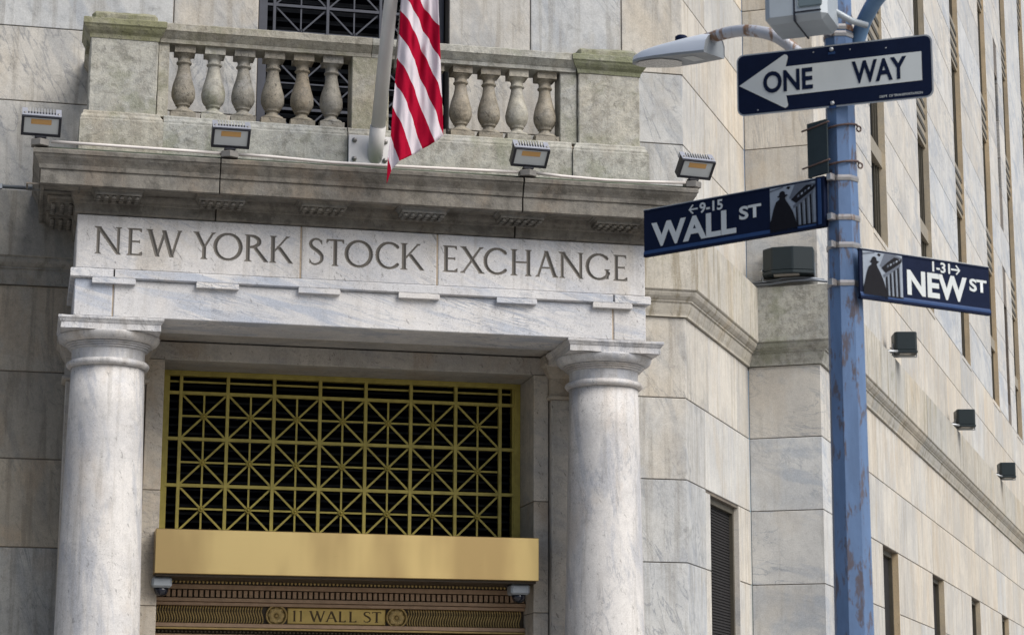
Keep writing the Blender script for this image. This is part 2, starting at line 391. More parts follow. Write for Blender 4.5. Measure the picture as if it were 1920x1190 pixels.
def block(fr, u0, u1, z0, z1, mat, parent, depth=.09, proud=0.0, name='stone_block', g0=G, g1=G, gz=.005):
    w1 = proud + random.uniform(-.0015, .0015)
    m = MB(); vs = []
    for z in (z0 + gz, z1 - gz):
        for u, w in ((u0 + g0, w1), (u1 - g1, w1), (u1 - g1, w1 - depth), (u0 + g0, w1 - depth)): vs.append(fr.p(u, w, z))
    m.add(vs, [(3, 2, 1, 0), (4, 5, 6, 7), (0, 1, 5, 4), (1, 2, 6, 5), (2, 3, 7, 6), (3, 0, 4, 7)])
    return one(name, m, [mat], parent, .005)
def quoin(pts, z0, z1, mat, parent, depth=.09):
    """stone turning a corner: pts = plan points along the face, outside on the right hand"""
    m = MB(); k = [(0, z1 - .005), (0, z0 + .005), (-depth, z0 + .005), (-depth, z1 - .005)]
    m.sweep(pts, k); return one('stone_block', m, [mat], parent, .005)
def xy(fr, u): q = fr.o + fr.u * u; return (q.x, q.y)

LOW = [1.83, 2.73, 3.63, 4.53, 5.43, 6.33]
UPP = [7.30, 8.31, 9.13, 10.05] + [10.05 + .93 * i for i in range(1, 13)]
# front wall
DOOR = (1.31, 5.25, 0.0, 5.60); WIN = (2.215, 4.32, 7.55, 12.6)
fw = backing('front_wall', FR, [-6.0, 7.01], [0, 16.0], [DOOR, WIN], .55, 'mortar', B)
for i in range(5):
    z0, z1 = LOW[i], LOW[i + 1]
    e = (i % 2) * .45
    block(FR, -4.4 - e, -2.7 + e, z0, z1, 'grimy_marble', fw); block(FR, -2.7 + e, -.95 - e, z0, z1, 'grimy_marble', fw)
    block(FR, -.95 - e, 1.31, z0, z1, 'grimy_marble', fw); block(FR, 5.25, 5.95, z0, z1, 'front_marble', fw)
for i in range(6):
    z0, z1 = UPP[i], UPP[i + 1]
    if i % 2 == 0:
        cs = [(-4.4, -2.9), (-2.9, -1.2), (-1.2, .75), (.75, 2.215), (4.32, 6.30)]
    else:
        cs = [(-4.4, -2.4), (-2.4, -.62), (-.62, 1.30), (1.30, 2.215), (4.32, 5.246), (5.246, 6.05)]
    if i == 1: cs = [(-4.4, -2.9), (-2.9, -1.2), (-1.2, .75), (.75, 2.215), (4.32, 6.30)]
    if i == 0: cs = [(-4.4, -2.4), (-2.4, -.62), (-.62, 1.30), (1.30, 2.215), (4.32, 5.246), (5.246, 6.30)]
    if i == 2: cs = [(-4.4, -2.4), (-2.4, -.62), (-.62, 1.30), (1.30, 2.215), (4.32, 5.246), (5.246, 6.30)]
    if i == 3: cs = [(-4.4, -2.9), (-2.9, -1.2), (-1.2, .75), (.75, 2.215), (4.32, 6.30)]
    for a, b in cs: block(FR, a, b, z0, z1, 'front_marble', fw)
# side wall (turns the corner), return face and the long street wall
SW = (1.10, 2.60, 1.0, 4.50)
sw = backing('side_wall', SI, [0, 3.27], [0, 24.0], [SW], .6, 'mortar', B)
jj = [.88, .86, .90, .90, 1.10]
for i in range(5):
    z0, z1 = LOW[i], LOW[i + 1]
    if i < 3:
        quoin([(5.95 + G, YW), tuple(C1), xy(SI, .88 - G)], z0, z1, 'front_marble', sw)
        block(SI, .88, 1.10, z0, z1 - (.03 if i == 2 else 0), 'side_marble', sw, g1=0); block(SI, 2.60, 3.27, z0, z1, 'side_marble', sw, g0=0)
    elif i == 3:
        quoin([(5.95 + G, YW), tuple(C1), xy(SI, .90 - G)], z0, z1, 'front_marble', sw); block(SI, .90, 3.27, z0, z1, 'side_marble', sw)
    else:
        quoin([(5.95 + G, YW), tuple(C1), xy(SI, 1.10 - G)], z0, z1, 'front_marble', sw)
        block(SI, 1.10, 2.60, z0, z1, 'side_marble', sw); block(SI, 2.60, 3.27, z0, z1, 'side_marble', sw)
for i in range(8):
    z0, z1 = UPP[i], UPP[i + 1]; e = 1.15 if i % 2 else 1.75
    x0 = 6.05 if i == 5 else 6.30
    quoin([(x0 + G, YW), tuple(C1), xy(SI, .02)], z0, z1, 'front_marble', sw)
    block(SI, .02, e, z0, z1, 'side_marble', sw, g0=.001); block(SI, e, 3.27, z0, z1, 'side_marble', sw)
rf = backing('return_wall', FA, [0, .905], [0, 24.0], [], .3, 'mortar', B)
tw_holes = []
WT = [4.65, 9.92, 15.38, 20.88, 26.25, 31.6]
for k, t0 in enumerate(WT):
    tw_holes.append((t0, t0 + 1.46, 1.0, 4.525)); tw_holes.append((t0, t0 + 1.46, 9.13, 30.0))
NAR = [(24.25, 25.05, 14.8, 17.6), (24.35, 25.0, 9.6, 11.95), (18.9, 19.6, 21.0, 23.5)]
tw = backing('street_wall', ST, [0, 60], [0, 30.0], tw_holes + NAR[:2], .5, 'mortar', B)
for i in range(5): 
    z0, z1 = LOW[i], LOW[i + 1]
    quoin([xy(FA, G), tuple(C3), xy(ST, [.9, 1.5][i % 2])], z0, z1, 'pier_marble', rf)
for i in range(8):
    z0, z1 = UPP[i], UPP[i + 1]
    quoin([xy(FA, G), tuple(C3), xy(ST, [1.1, 1.8][i % 2])], z0, z1, 'side_marble' if i > 0 else 'pier_marble', rf)
for i in range(5):
    z0, z1 = LOW[i], LOW[i + 1]; t = [.9, 1.5][i % 2] + 2 * G; tmax = 34
    js = []
    if i < 3:
        for t0 in WT[:5]:
            js += [t0, t0 + 1.46]
        edges = [t]
        segs = []
        cur = t
        for t0 in WT[:5]:
            mid = (cur + t0) / 2 + (.3 if i % 2 else -.3)
            segs += [(cur, mid), (mid, t0)] if t0 - cur > 2.6 else [(cur, t0)]
            cur = t0 + 1.46
    else:
        segs = []; cur = t; k = 0
        while cur < 29:
            w = [1.75, 1.62, 1.7, 1.55, 1.9][(k + i * 2) % 5]; k += 1
            segs.append((cur, cur + w)); cur += w
    for a, b in segs: block(ST, a, b, z0, z1, 'side_marble', tw, gz=.006)
for i in range(2):
    z0, z1 = UPP[i], UPP[i + 1]; cur = [1.1, 1.8][i % 2] + 2 * G; k = 0
    while cur < 31:
        w = [2.2, 1.8, 2.0, 1.7][(k + i) % 4]; k += 1
        block(ST, cur, cur + w, z0, z1, 'side_marble', tw); cur += w
piers = [(0, 4.65, 5), (6.11, 9.92, 9), (11.38, 15.38, 12), (16.84, 20.88, 14), (22.34, 26.25, 14)]
for q, (a, b, nc) in enumerate(piers):
    for i in range(2, min(2 + nc, len(UPP) - 1)):
        z0, z1 = UPP[i], UPP[i + 1]
        a_ = a if q else [1.1, 1.8][i % 2] + 2 * G
        if q == 4:
            if z1 > 14.0 and z0 < 17.7 or z0 < 12.1: 
                for u0, u1 in ((a_, 24.25), (25.05, b)): block(ST, u0, u1, z0, z1, 'pier_marble', tw, g0=.0 if u0 != a_ else G, g1=0)
                continue
        block(ST, a_, b, z0, z1, 'pier_marble', tw, g0=0 if q else G, g1=0)
# the far piers beyond, plain stone faces
fp = MB()
for a, b in ((27.71, 31.6), (33.06, 60)):
    fp.add([ST.p(a, -.004, 9.13), ST.p(b, -.004, 9.13), ST.p(b, -.004, 30), ST.p(a, -.004, 30)], [(0, 1, 2, 3)])
for a, b, zt in ((16.84, 20.88, UPP[-1]), (22.34, 26.25, UPP[-1]), (11.38, 15.38, UPP[14])):
    fp.add([ST.p(a, -.004, zt), ST.p(b, -.004, zt), ST.p(b, -.004, 30), ST.p(a, -.004, 30)], [(0, 1, 2, 3)])
fp.add([ST.p(31, -.004, 7.29), ST.p(60, -.004, 7.29), ST.p(60, -.004, 9.13), ST.p(31, -.004, 9.13)], [(0, 1, 2, 3)])
fp.add([ST.p(29, -.004, 1.83), ST.p(60, -.004, 1.83), ST.p(60, -.004, 6.33), ST.p(29, -.004, 6.33)], [(0, 1, 2, 3)])
obj('far_pier_facing', fp.mesh('far_pier_facing', ['pier_marble'], fix=False), B)
# lower windows on the street wall and the side wall
def wall_window(fr, u0, u1, z0, z1, name, dep=.16, slats=True, mid='louver_grey', jamb='jamb_stone'):
    m = MB()
    def fb(a, b, c, d, w0, w1, mi=0):
        vs = [fr.p(u, w, z) for z in (c, d) for u, w in ((a, w0), (b, w0), (b, w1), (a, w1))]
        m.add(vs, [(3, 2, 1, 0), (4, 5, 6, 7), (0, 1, 5, 4), (1, 2, 6, 5), (2, 3, 7, 6), (3, 0, 4, 7)], mi)
    fb(u0 + .002, u1 - .002, z0, z1 - .002, -dep, -dep - .04, 0)
    fb(u0 + .002, u0 + .07, z0, z1 - .002, -dep + .05, -dep, 1); fb(u1 - .07, u1 - .002, z0, z1 - .002, -dep + .05, -dep, 1)
    fb(u0 + .07, u1 - .07, z1 - .075, z1 - .002, -dep + .05, -dep, 1)
    # stone jamb linings
    fb(u1 - .0018, u1 + .03, z0, z1 - .003, -.004, -dep, 2)
    w_ = one(name, m, [mid, 'window_bronze', jamb], B)
    if slats:
        sm = MB(); zz = z0 + .03
        while zz < z1 - .10:
            vs = [fr.p(u, w, z) for u in (u0 + .075, u1 - .075) for w, z in ((-dep + .004, zz), (-dep + .014, zz + .003), (-dep + .005, zz + .028))]
            sm.add(vs, [(0, 1, 4, 3), (1, 2, 5, 4), (2, 0, 3, 5), (0, 2, 1), (3, 4, 5)]); zz += .034
        s_ = one('louver_slats', sm, [mid], w_); s_['kind'] = 'stuff'
    return w_
wall_window(SI, 1.10, 2.60, 1.0, 4.50, 'louvered_window', dep=.115, jamb='pier_marble')
for t0 in WT[:5]: wall_window(ST, t0, t0 + 1.46, 1.0, 4.525, 'street_window', dep=.14, slats=False)
# tall upper windows between the piers
def tall_window(t0, nspan):
    w = MB(); fr = ST; u0, u1 = t0, t0 + 1.46
    def fb(mb, a, b, c, d, w0, w1, mi=0):
        vs = [fr.p(u, ww, z) for z in (c, d) for u, ww in ((a, w0), (b, w0), (b, w1), (a, w1))]
        mb.add(vs, [(3, 2, 1, 0), (4, 5, 6, 7), (0, 1, 5, 4), (1, 2, 6, 5), (2, 3, 7, 6), (3, 0, 4, 7)], mi)
    fb(w, u0 + .002, u1 - .002, 9.15, 29.9, -.15, -.17)
    win = one('tall_window', w, ['dark_glass'], B)
    f = MB()
    for a, dd in ((.34, .125), (.22, .11), (.10, .095)): fb(f, u1 - a, u1 - a + .04, 9.15, 29.9, -dd, -.149)
    for a, dd in ((.04, .10), (.72, .125)): fb(f, u0 + a, u0 + a + .05, 9.15, 29.9, -dd, -.1485)
    one('window_frame', f, ['window_bronze'], win)
    j = MB(); fb(j, u1 - .0018, u1 + .03, 9.135, 29.95, -.0035, -.148)
    one('jamb_lining', j, ['jamb_stone'], win)
    s_ = MB(); fb(s_, u0 - .01, u1 + .01, 9.06, 9.14, .012, -.15); one('sill', s_, ['side_marble'], win, .006)
    zz = 10.42; 
    for k in range(nspan):
        h = .24 if k == 0 else .95
        if zz > 24: break
        sp = MB(); fb(sp, u0 + .003, u1 - .003, zz, zz + h, -.055, -.147)
        if h > .5:
            for q in range(4): fb(sp, u0 + .004, u1 - .004, zz + .08 + q * .22, zz + .16 + q * .22, -.040, -.0545, 1)
        one('spandrel', sp, ['spandrel_metal', 'window_bronze'], win)
        zz += 1.75 if k == 0 else 3.1
for k, t0 in enumerate(WT): tall_window(t0, 5)
for a, b, c, d in NAR[:2]:
    m = MB(); vs = [ST.p(u, ww, z) for z in (c + .002, d - .002) for u, ww in ((a + .002, -.2), (b - .002, -.2), (b - .002, -.23), (a + .002, -.23))]
    m.add(vs, [(3, 2, 1, 0), (4, 5, 6, 7), (0, 1, 5, 4), (1, 2, 6, 5), (2, 3, 7, 6), (3, 0, 4, 7)]); one('narrow_window', m, ['dark_glass'], B)
# ledge running round the corners, with a moulding below it
ledge_prof = [(-.3, 7.285), (-.3, 7.31), (.165, 7.30), (.175, 7.29), (.175, 6.612), (.168, 6.603), (.15, 6.598), (.15, 6.575), (.135, 6.545), (.105, 6.515), (.088, 6.505), (.088, 6.488),
              (.070, 6.485), (.066, 6.45), (.05, 6.40), (.034, 6.362), (.030, 6.345), (.030, 6.332), (-.3, 6.332)]
lb = MB(); lb.sweep([(-6, YW), tuple(C1), tuple(C2), tuple(C3), xy(ST, 60)], [(-.29, 7.27), (.155, 7.27), (.155, 6.63), (.06, 6.53), (.012, 6.34), (-.29, 6.34)])
ledge = one('ledge_course', lb, ['mortar'], B)
def ledge_piece(path, mat='side_marble'):
    m = MB(); m.sweep(fine(path, .12), ledge_prof); obj('ledge_stone', worn(m.mesh('ledge_stone', [mat]), .003, 6, 0, random.random() * 9), ledge)
ledge_piece([(-6, YW), (-2.605, YW)], 'grimy_marble'); ledge_piece([(-2.595, YW), (.9, YW)], 'grimy_marble'); ledge_piece([(5.6, YW), tuple(C1), xy(SI, 1.70)], 'ledge_marble')
ledge_piece([xy(SI, 1.708), tuple(C2)], 'ledge_marble'); ledge_piece([tuple(C2), tuple(C3), xy(ST, 1.4)], 'mossy_marble')
tt = 1.408
while tt < 40:
    ledge_piece([xy(ST, tt), xy(ST, tt + 2.392)], 'ledge_marble'); tt += 2.4
# plinth of the building
pl = MB(); pl.sweep([(-6, YW), (.25, YW)], [(-.3, 1.2), (.05, 1.2), (.08, 1.15), (.08, .0), (-.3, 0)]); pl.sweep([(6.35, YW), tuple(C1), tuple(C2), tuple(C3), xy(ST, 60)], [(-.3, 1.2), (.05, 1.2), (.08, 1.15), (.08, .0), (-.3, 0)])
one('plinth', pl, ['grimy_marble'], B)

# ---------------- upper window with iron grille
Yg = 22.70
uw = MB(); uw.box(2.217, 4.318, Yg + .14, Yg + .16, 7.56, 12.58)
uwin = one('grilled_window', uw, ['dark_glass'], B)
sl_ = MB(); zz = 7.7
while zz < 12.4:
    sl_.add([(2.25, Yg + .10, zz), (4.29, Yg + .10, zz), (4.29, Yg + .06, zz + .05), (2.25, Yg + .06, zz + .05)], [(0, 1, 2, 3)]); zz += .11
s_ = one('blind_slats', sl_, ['blind_slat'], uwin); s_['kind'] = 'stuff'
def star_grille(parent, xs, zs, Y, wm, wr, mat, half_margins, zc0, zc1, ros_r):
    """main bars at xs / zs, an eight-rayed star with a rosette in every square"""
    for x in xs: bx('main_bar', parent, mat, x - wm / 2, x + wm / 2, Y - .028, Y + .028, zc0, zc1, 0)
    for z in zs:
        m = MB(); m.box(half_margins[0], half_margins[1], Y - .024, Y + .024, z - wm / 2, z + wm / 2); one('cross_bar', m, [mat], parent)
    ray = None; ros = None
    for i in range(len(xs) - 1):
        for j in range(len(zs) - 1):
            xa, xb, za, zb = xs[i] + wm / 2, xs[i + 1] - wm / 2, zs[j] + wm / 2, zs[j + 1] - wm / 2
            cx, cz = (xa + xb) / 2, (za + zb) / 2
            if ray is None:
                hx, hz = (xb - xa) / 2, (zb - za) / 2
                m = MB()
                m.bar((-hx, -.004, 0), (hx, -.004, 0), .018, wr, (0, 0, 1)); m.bar((0, .0, -hz), (0, .0, hz), wr, .022, (0, 1, 0))
                ray = m.mesh('star_straight', [mat])
                m = MB(); m.bar((-hx, .006, -hz), (hx, .006, hz), wr * 1.1, .016, (0, 1, 0)); m.bar((-hx, .003, hz), (hx, .003, -hz), wr * 1.1, .019, (0, 1, 0))
                ray2 = m.mesh('star_diagonal', [mat])
                m = MB(); m.lathe([(ros_r, -.018), (ros_r, .024), (ros_r * .86, .032), (ros_r * .74, .026), (ros_r * .66, .020), (ros_r * .5, .020), (ros_r * .42, .034), (.004, .040)], 0, 0, 16)
                m.v = [(x, -z, y) for x, y, z in m.v]
                ros = m.mesh('rosette', [mat])
            obj('star_bars', ray, parent, (cx, Y, cz)); obj('star_diagonals', ray2, parent, (cx, Y, cz)); obj('rosette', ros, parent, (cx, Y - .004, cz))
star_grille(uwin, [2.41, 3.0, 3.59, 4.18], [7.90, 8.49, 9.08, 9.67, 10.26, 10.85], Yg, .030, .016, 'grille_iron', (2.30, 4.25), 7.6, 12.5, .03)
fr_ = MB()
for a, b in ((2.24, 2.33), (4.22, 4.30)): fr_.box(a, b, Yg - .04, Yg + .05, 7.58, 12.55)
one('window_frame', fr_, ['grille_iron'], uwin)

# ------------------------------------------------------------------ portico
CX = 3.25
# columns
def column(cx):
    cy = 21.49
    m = MB(); m.lathe([(.432, .75)] + [(.432 - .074 * ((i / 12) ** 1.35), .75 + i / 12 * 4.565) for i in range(13)] , cx, cy, 48)
    c = one('column', m, ['column_marble'], B)
    m = MB(); m.lathe([(.37, 5.312), (.392, 5.318), (.405, 5.335), (.408, 5.35), (.402, 5.366), (.385, 5.38), (.365, 5.386)], cx, cy, 48); obj('astragal', worn(m.mesh('astragal', ['column_marble']), .004, 10), c)
    m = MB(); m.lathe([(.358, 5.384), (.360, 5.49)], cx, cy, 48, cap=False); one('necking', m, ['column_marble'], c)
    pr = [(.36, 5.488)]
    for k in range(3): z = 5.494 + k * .019; r = .375 + k * .018; pr += [(r, z), (r + .012, z + .003), (r + .012, z + .012), (r + .004, z + .015)]
    m = MB(); m.lathe(pr, cx, cy, 48, smooth=False); one('annulets', m, ['column_marble'], c)
    m = MB(); m.lathe([(.425, 5.550)] + [(.425 + .077 * math.sin(a * math.pi / 16), 5.550 + .084 * (1 - math.cos(a * math.pi / 16))) for a in range(1, 9)], cx, cy, 48); one('echinus', m, ['column_marble'], c)
    m = MB(); h = .475; p = [(cx - h, cy + h), (cx - h, cy - h), (cx + h, cy - h), (cx + h, cy + h), (cx - h, cy + h)]
    prof = [(-.3, 5.757), (.027, 5.757), (.032, 5.752), (.032, 5.735), (.028, 5.729), (.022, 5.722), (.010, 5.700), (.002, 5.692), (.004, 5.688), (.006, 5.634), (-.3, 5.634)]
    m.box(cx - .42, cx + .42, cy - .42, cy + .42, 5.636, 5.7565); m.sweep(fine(p, .05), prof); obj('abacus', worn(m.mesh('abacus', ['column_marble']), .005, 10), c)
    m = MB(); m.lathe([(.50, .40), (.52, .44), (.54, .50), (.53, .57), (.49, .62), (.47, .63), (.46, .66), (.465, .70), (.45, .75)], cx, cy, 48); m.box(cx - .56, cx + .56, cy - .56, cy + .56, .26, .401); one('base', m, ['column_marble'], c)
    return c
column(.725); column(5.815)
stp = MB()
for k in range(2): stp.box(-.2 - .35 * (1 - k), 6.75 + .35 * (1 - k), 20.75 - .35 * (1 - k), 22.5, .13 + .001 * k, .262 - .13 * (1 - k))
one('steps', stp, ['grimy_marble'], B)
# antae behind the columns
for x0, x1 in ((.33, 1.13), (5.41, 6.21)):
    m = MB(); m.box(x0, x1, 22.12, 22.7, .26, 5.30)
    a = one('anta', m, ['soffit_marble'], B, .008)
    m = MB(); p = [(x0, 22.6), (x0, 22.12), (x1, 22.12), (x1, 22.6)]
    m.sweep(p, [(-.3, 5.345), (.03, 5.345), (.04, 5.335), (.04, 5.318), (.028, 5.305), (.0, 5.301), (-.3, 5.301)])
    m.sweep(p, [(-.3, 5.758), (.10, 5.758), (.10, 5.66), (.07, 5.64), (.055, 5.60), (.02, 5.54), (.012, 5.53), (.012, 5.347), (-.3, 5.347)]); one('anta_capital', m, ['soffit_marble'], a)
# door surround: jamb stones and lintel
for x0, x1, sg in ((1.145, 1.325, 1), (5.235, 5.395, -1)):
    for z0, z1 in ((.26, 1.5), (1.5, 3.05), (3.05, 4.22), (4.22, 5.575)):
        bx('jamb_stone', B, 'soffit_marble', x0, x1, 22.20, 23.0, z0 + .003, z1 - .003, .006)
bx('lintel', B, 'soffit_marble', 1.10, 5.45, 22.215, 22.95, 5.577, 5.766, .008)
bx('portico_ceiling', B, 'soffit_marble', 1.02, 5.47, 21.72, 22.6, 5.779, 5.95, 0)
# architrave
ar = MB(); ar.box(.40, 6.09, 21.012, 21.70, 5.765, 6.12); ar.box(.40, 1.04, 21.68, 22.5, 5.765, 6.119); ar.box(5.45, 6.09, 21.68, 22.5, 5.765, 6.119)
arch = one('architrave', ar, ['tan_mortar'], B)
AZ0, AZ1 = 5.758, 6.126
def ablock(x0, x1, y0, y1, mat='portico_marble'):
    return bx('stone_block', arch, mat, x0, x1, y0, y1, AZ0, AZ1, .008)
ablock(.357, .722, 21.0, 21.73); ablock(.737, 5.778, 21.0, 21.73); ablock(5.794, 6.135, 21.0, 21.73)
ablock(.357, 1.06, 21.735, 22.5); ablock(5.43, 6.135, 21.735, 22.5)
PP = [(.357, 22.45), (.357, 21.0), (6.135, 21.0), (6.135, 22.45)]
tprof = [(-.2, 6.222), (.036, 6.222), (.044, 6.214), (.044, 6.142), (.038, 6.136), (.012, 6.134), (.012, 6.128), (-.2, 6.128)]
for path in ([PP[0], PP[1], (.724, 21.0)], [(.739, 21.0), (5.776, 21.0)], [(5.796, 21.0), PP[2], PP[3]]):
    m = MB(); m.sweep(fine(path, .06), tprof); obj('taenia', worn(m.mesh('taenia', ['portico_marble']), .003, 9), arch)
XR = [CX + (k - 2.5) * 1.008 for k in range(6)]
reg = MB(); reg.box(-.205, .205, -.040, 0, .028, .048); reg.box(-.210, .210, -.052, 0, -.022, .027)
regm = reg.mesh('regula', ['portico_marble'], .004)
for x in XR: obj('regula', regm, arch, (x, 21.0, 6.1))

# carved frieze ------------------------------------------------------------
def convex(pts):
    P = np.array(pts, float)
    ar_ = sum(P[i - 1][0] * P[i][1] - P[i][0] * P[i - 1][1] for i in range(len(P)))
    if ar_ < 0: P = P[::-1]
    def fn(X, Z):
        d = np.full(X.shape, 9.0)
        for i in range(len(P)):
            a, b = P[i - 1], P[i]; e = b - a; L = math.hypot(*e)
            d = np.minimum(d, (e[0] * (Z - a[1]) - e[1] * (X - a[0])) / L)
        return d
    return fn
def chain(pts, ws):
    def fn(X, Z):
        d = np.full(X.shape, -9.0)
        for i in range(len(pts) - 1):
            ax, ay = pts[i]; bx_, by_ = pts[i + 1]; ex, ey = bx_ - ax, by_ - ay; LL = ex * ex + ey * ey
            t_ = np.clip(((X - ax) * ex + (Z - ay) * ey) / LL, 0, 1)
            d = np.maximum(d, ws[i] + (ws[i + 1] - ws[i]) * t_ - np.hypot(X - ax - ex * t_, Z - ay - ey * t_))
        return d
    return fn
def arc(cx, cz, rx, rz, a0, a1, w, n=28):
    pts = []; ws = []
    for i in range(n + 1):
        a = math.radians(a0 + (a1 - a0) * i / n); pts.append((cx + rx * math.cos(a), cz + rz * math.sin(a))); ws.append(w(a))
    return chain(pts, ws)
def spline(pts, ws, sub=5):
    P = [pts[0]] + list(pts) + [pts[-1]]; W = [ws[0]] + list(ws) + [ws[-1]]; o = []; ow = []
    for i in range(1, len(P) - 2):
        for s_ in range(sub):
            t_ = s_ / sub; cr = lambda a, b, c, d: .5 * (2 * b + (c - a) * t_ + (2 * a - 5 * b + 4 * c - d) * t_ * t_ + (3 * b - a - 3 * c + d) * t_ ** 3)
            o.append((cr(P[i - 1][0], P[i][0], P[i + 1][0], P[i + 2][0]), cr(P[i - 1][1], P[i][1], P[i + 1][1], P[i + 2][1]))); ow.append(W[i] + (W[i + 1] - W[i]) * t_)
    o.append(pts[-1]); ow.append(ws[-1]); return chain(o, ow)
T, TH = .134, .088
def seg(x0, z0, x1, z1, w):   # a stroke with level ends
    return convex([(x0 - w / 2, z0), (x0 + w / 2, z0), (x1 + w / 2, z1), (x1 - w / 2, z1)])
def hbar(x0, x1, z, w): return convex([(x0, z - w / 2), (x1, z - w / 2), (x1, z + w / 2), (x0, z + w / 2)])
def serif(x, z, w, up, s=.075, h=.065):
    d = h if up else -h
    return convex([(x - w / 2 - s, z), (x + w / 2 + s, z), (x + w / 2, z + d), (x - w / 2, z + d)])
def vserif(x, z0, z1, xi): return convex([(x, z0), (x, z1), (xi, (z0 + z1) / 2)])
def stem(x, w=T, top=True, bot=True):
    r = [seg(x, 0, x, 1, w)]
    if bot: r.append(serif(x, 0, w, True))
    if top: r.append(serif(x, 1, w, False))
    return r
lw = lambda a: .041 + .029 * abs(math.cos(a))
GL = {
 'N': (.80, stem(.10, TH) + [seg(.73, 0, .09, 1, .15), seg(.71, 0, .71, 1, TH), serif(.71, 1, TH, False), serif(.06, 1, TH, False, .06)]),
 'E': (.55, stem(.13) + [hbar(.13, .50, .965, .07), hbar(.13, .44, .51, .07), hbar(.13, .52, .035, .07), vserif(.52, .84, 1.0, .42), vserif(.46, .42, .60, .40), vserif(.55, .0, .17, .43)]),
 'W': (1.12, [seg(.36, 0, .10, 1, .14), seg(.34, 0, .58, .96, .085), seg(.80, 0, .54, .98, .14), seg(.79, 0, 1.03, 1, .085), serif(.10, 1, .12, False, .07), serif(1.03, 1, .07, False, .06)]),
 'Y': (.76, [seg(.37, .44, .10, 1, .14), seg(.38, .44, .67, 1, .085), seg(.37, 0, .37, .5, T), serif(.37, 0, T, True), serif(.10, 1, .12, False, .06), serif(.67, 1, .07, False, .06)]),
 'O': (1.0, [arc(.5, .5, .445, .47, 0, 360, lw, 44)]),
 'R': (.80, stem(.13) + [arc(.16, .745, .34, .215, -90, 90, lw, 18), hbar(.13, .20, .96, .07), hbar(.13, .24, .53, .07), convex([(.27, .54), (.42, .54), (.82, 0.0), (.66, 0.0)])]),
 'K': (.80, stem(.13) + [seg(.17, .42, .63, 1, .085), convex([(.26, .57), (.40, .60), (.84, 0), (.68, 0)]), serif(.63, 1, .06, False, .06)]),
 'S': (.55, [spline([(.45, .83), (.40, .925), (.30, .965), (.19, .95), (.105, .87), (.095, .75), (.165, .645), (.285, .555), (.40, .455), (.47, .335), (.465, .20), (.385, .085), (.265, .035), (.15, .05), (.075, .13)],
             [.022, .032, .036, .042, .052, .060, .066, .070, .068, .062, .052, .042, .036, .032, .022]), vserif(.47, .75, .98, .40), vserif(.055, .02, .25, .12)]),
 'T': (.66, [seg(.33, 0, .33, 1, T), serif(.33, 0, T, True), hbar(.03, .63, .965, .07), vserif(.02, .82, 1.0, .10), vserif(.64, .82, 1.0, .56)]),
 'C': (.84, [arc(.5, .5, .445, .47, 44, 316, lw, 36), vserif(.83, .74, .95, .76), vserif(.83, .06, .27, .76)]),
 'G': (.88, [arc(.5, .5, .445, .47, 44, 330, lw, 36), seg(.83, .04, .83, .42, T * .9), serif(.83, .42, T * .9, False), vserif(.84, .76, .96, .77)]),
 'X': (.78, [seg(.68, 0, .10, 1, .145), seg(.09, 0, .66, 1, .085), serif(.68, 0, .12, True, .06), serif(.10, 1, .12, False, .06), serif(.08, 0, .07, True, .06), serif(.67, 1, .07, False, .06)]),
 'H': (.76, stem(.13) + stem(.63) + [hbar(.13, .63, .51, .07)]),
 'A': (.78, [seg(.09, 0, .38, 1, .085), seg(.69, 0, .37, 1.0, .145), hbar(.20, .58, .35, .065), serif(.08, 0, .07, True, .06), serif(.70, 0, .12, True, .055)]),
 'L': (.56, stem(.13) + [hbar(.13, .52, .035, .07), vserif(.55, .0, .19, .43)]),
 '1': (.30, [seg(.17, 0, .17, 1, T), serif(.17, 0, T, True), convex([(.02, .86), (.12, .90), (.17, 1.0), (.10, .98)])]),
}
def carve(X, Z, letters, z0, h):
    dep = np.zeros(X.shape)
    for ch, xa, xb in letters:
        w, parts = GL[ch]; sx = (xb - xa) / w
        sel = (X > xa - .03) & (X < xb + .03) & (Z > z0 - .03) & (Z < z0 + h + .03)
        if not sel.any(): continue
        lx = (X[sel] - xa) / sx; lz = (Z[sel] - z0) / h
        d = np.full(lx.shape, -9.0)
        for p_ in parts: d = np.maximum(d, p_(lx, lz))
        dep[sel] = np.maximum(dep[sel], np.clip(d, 0, None) * h)
    return dep
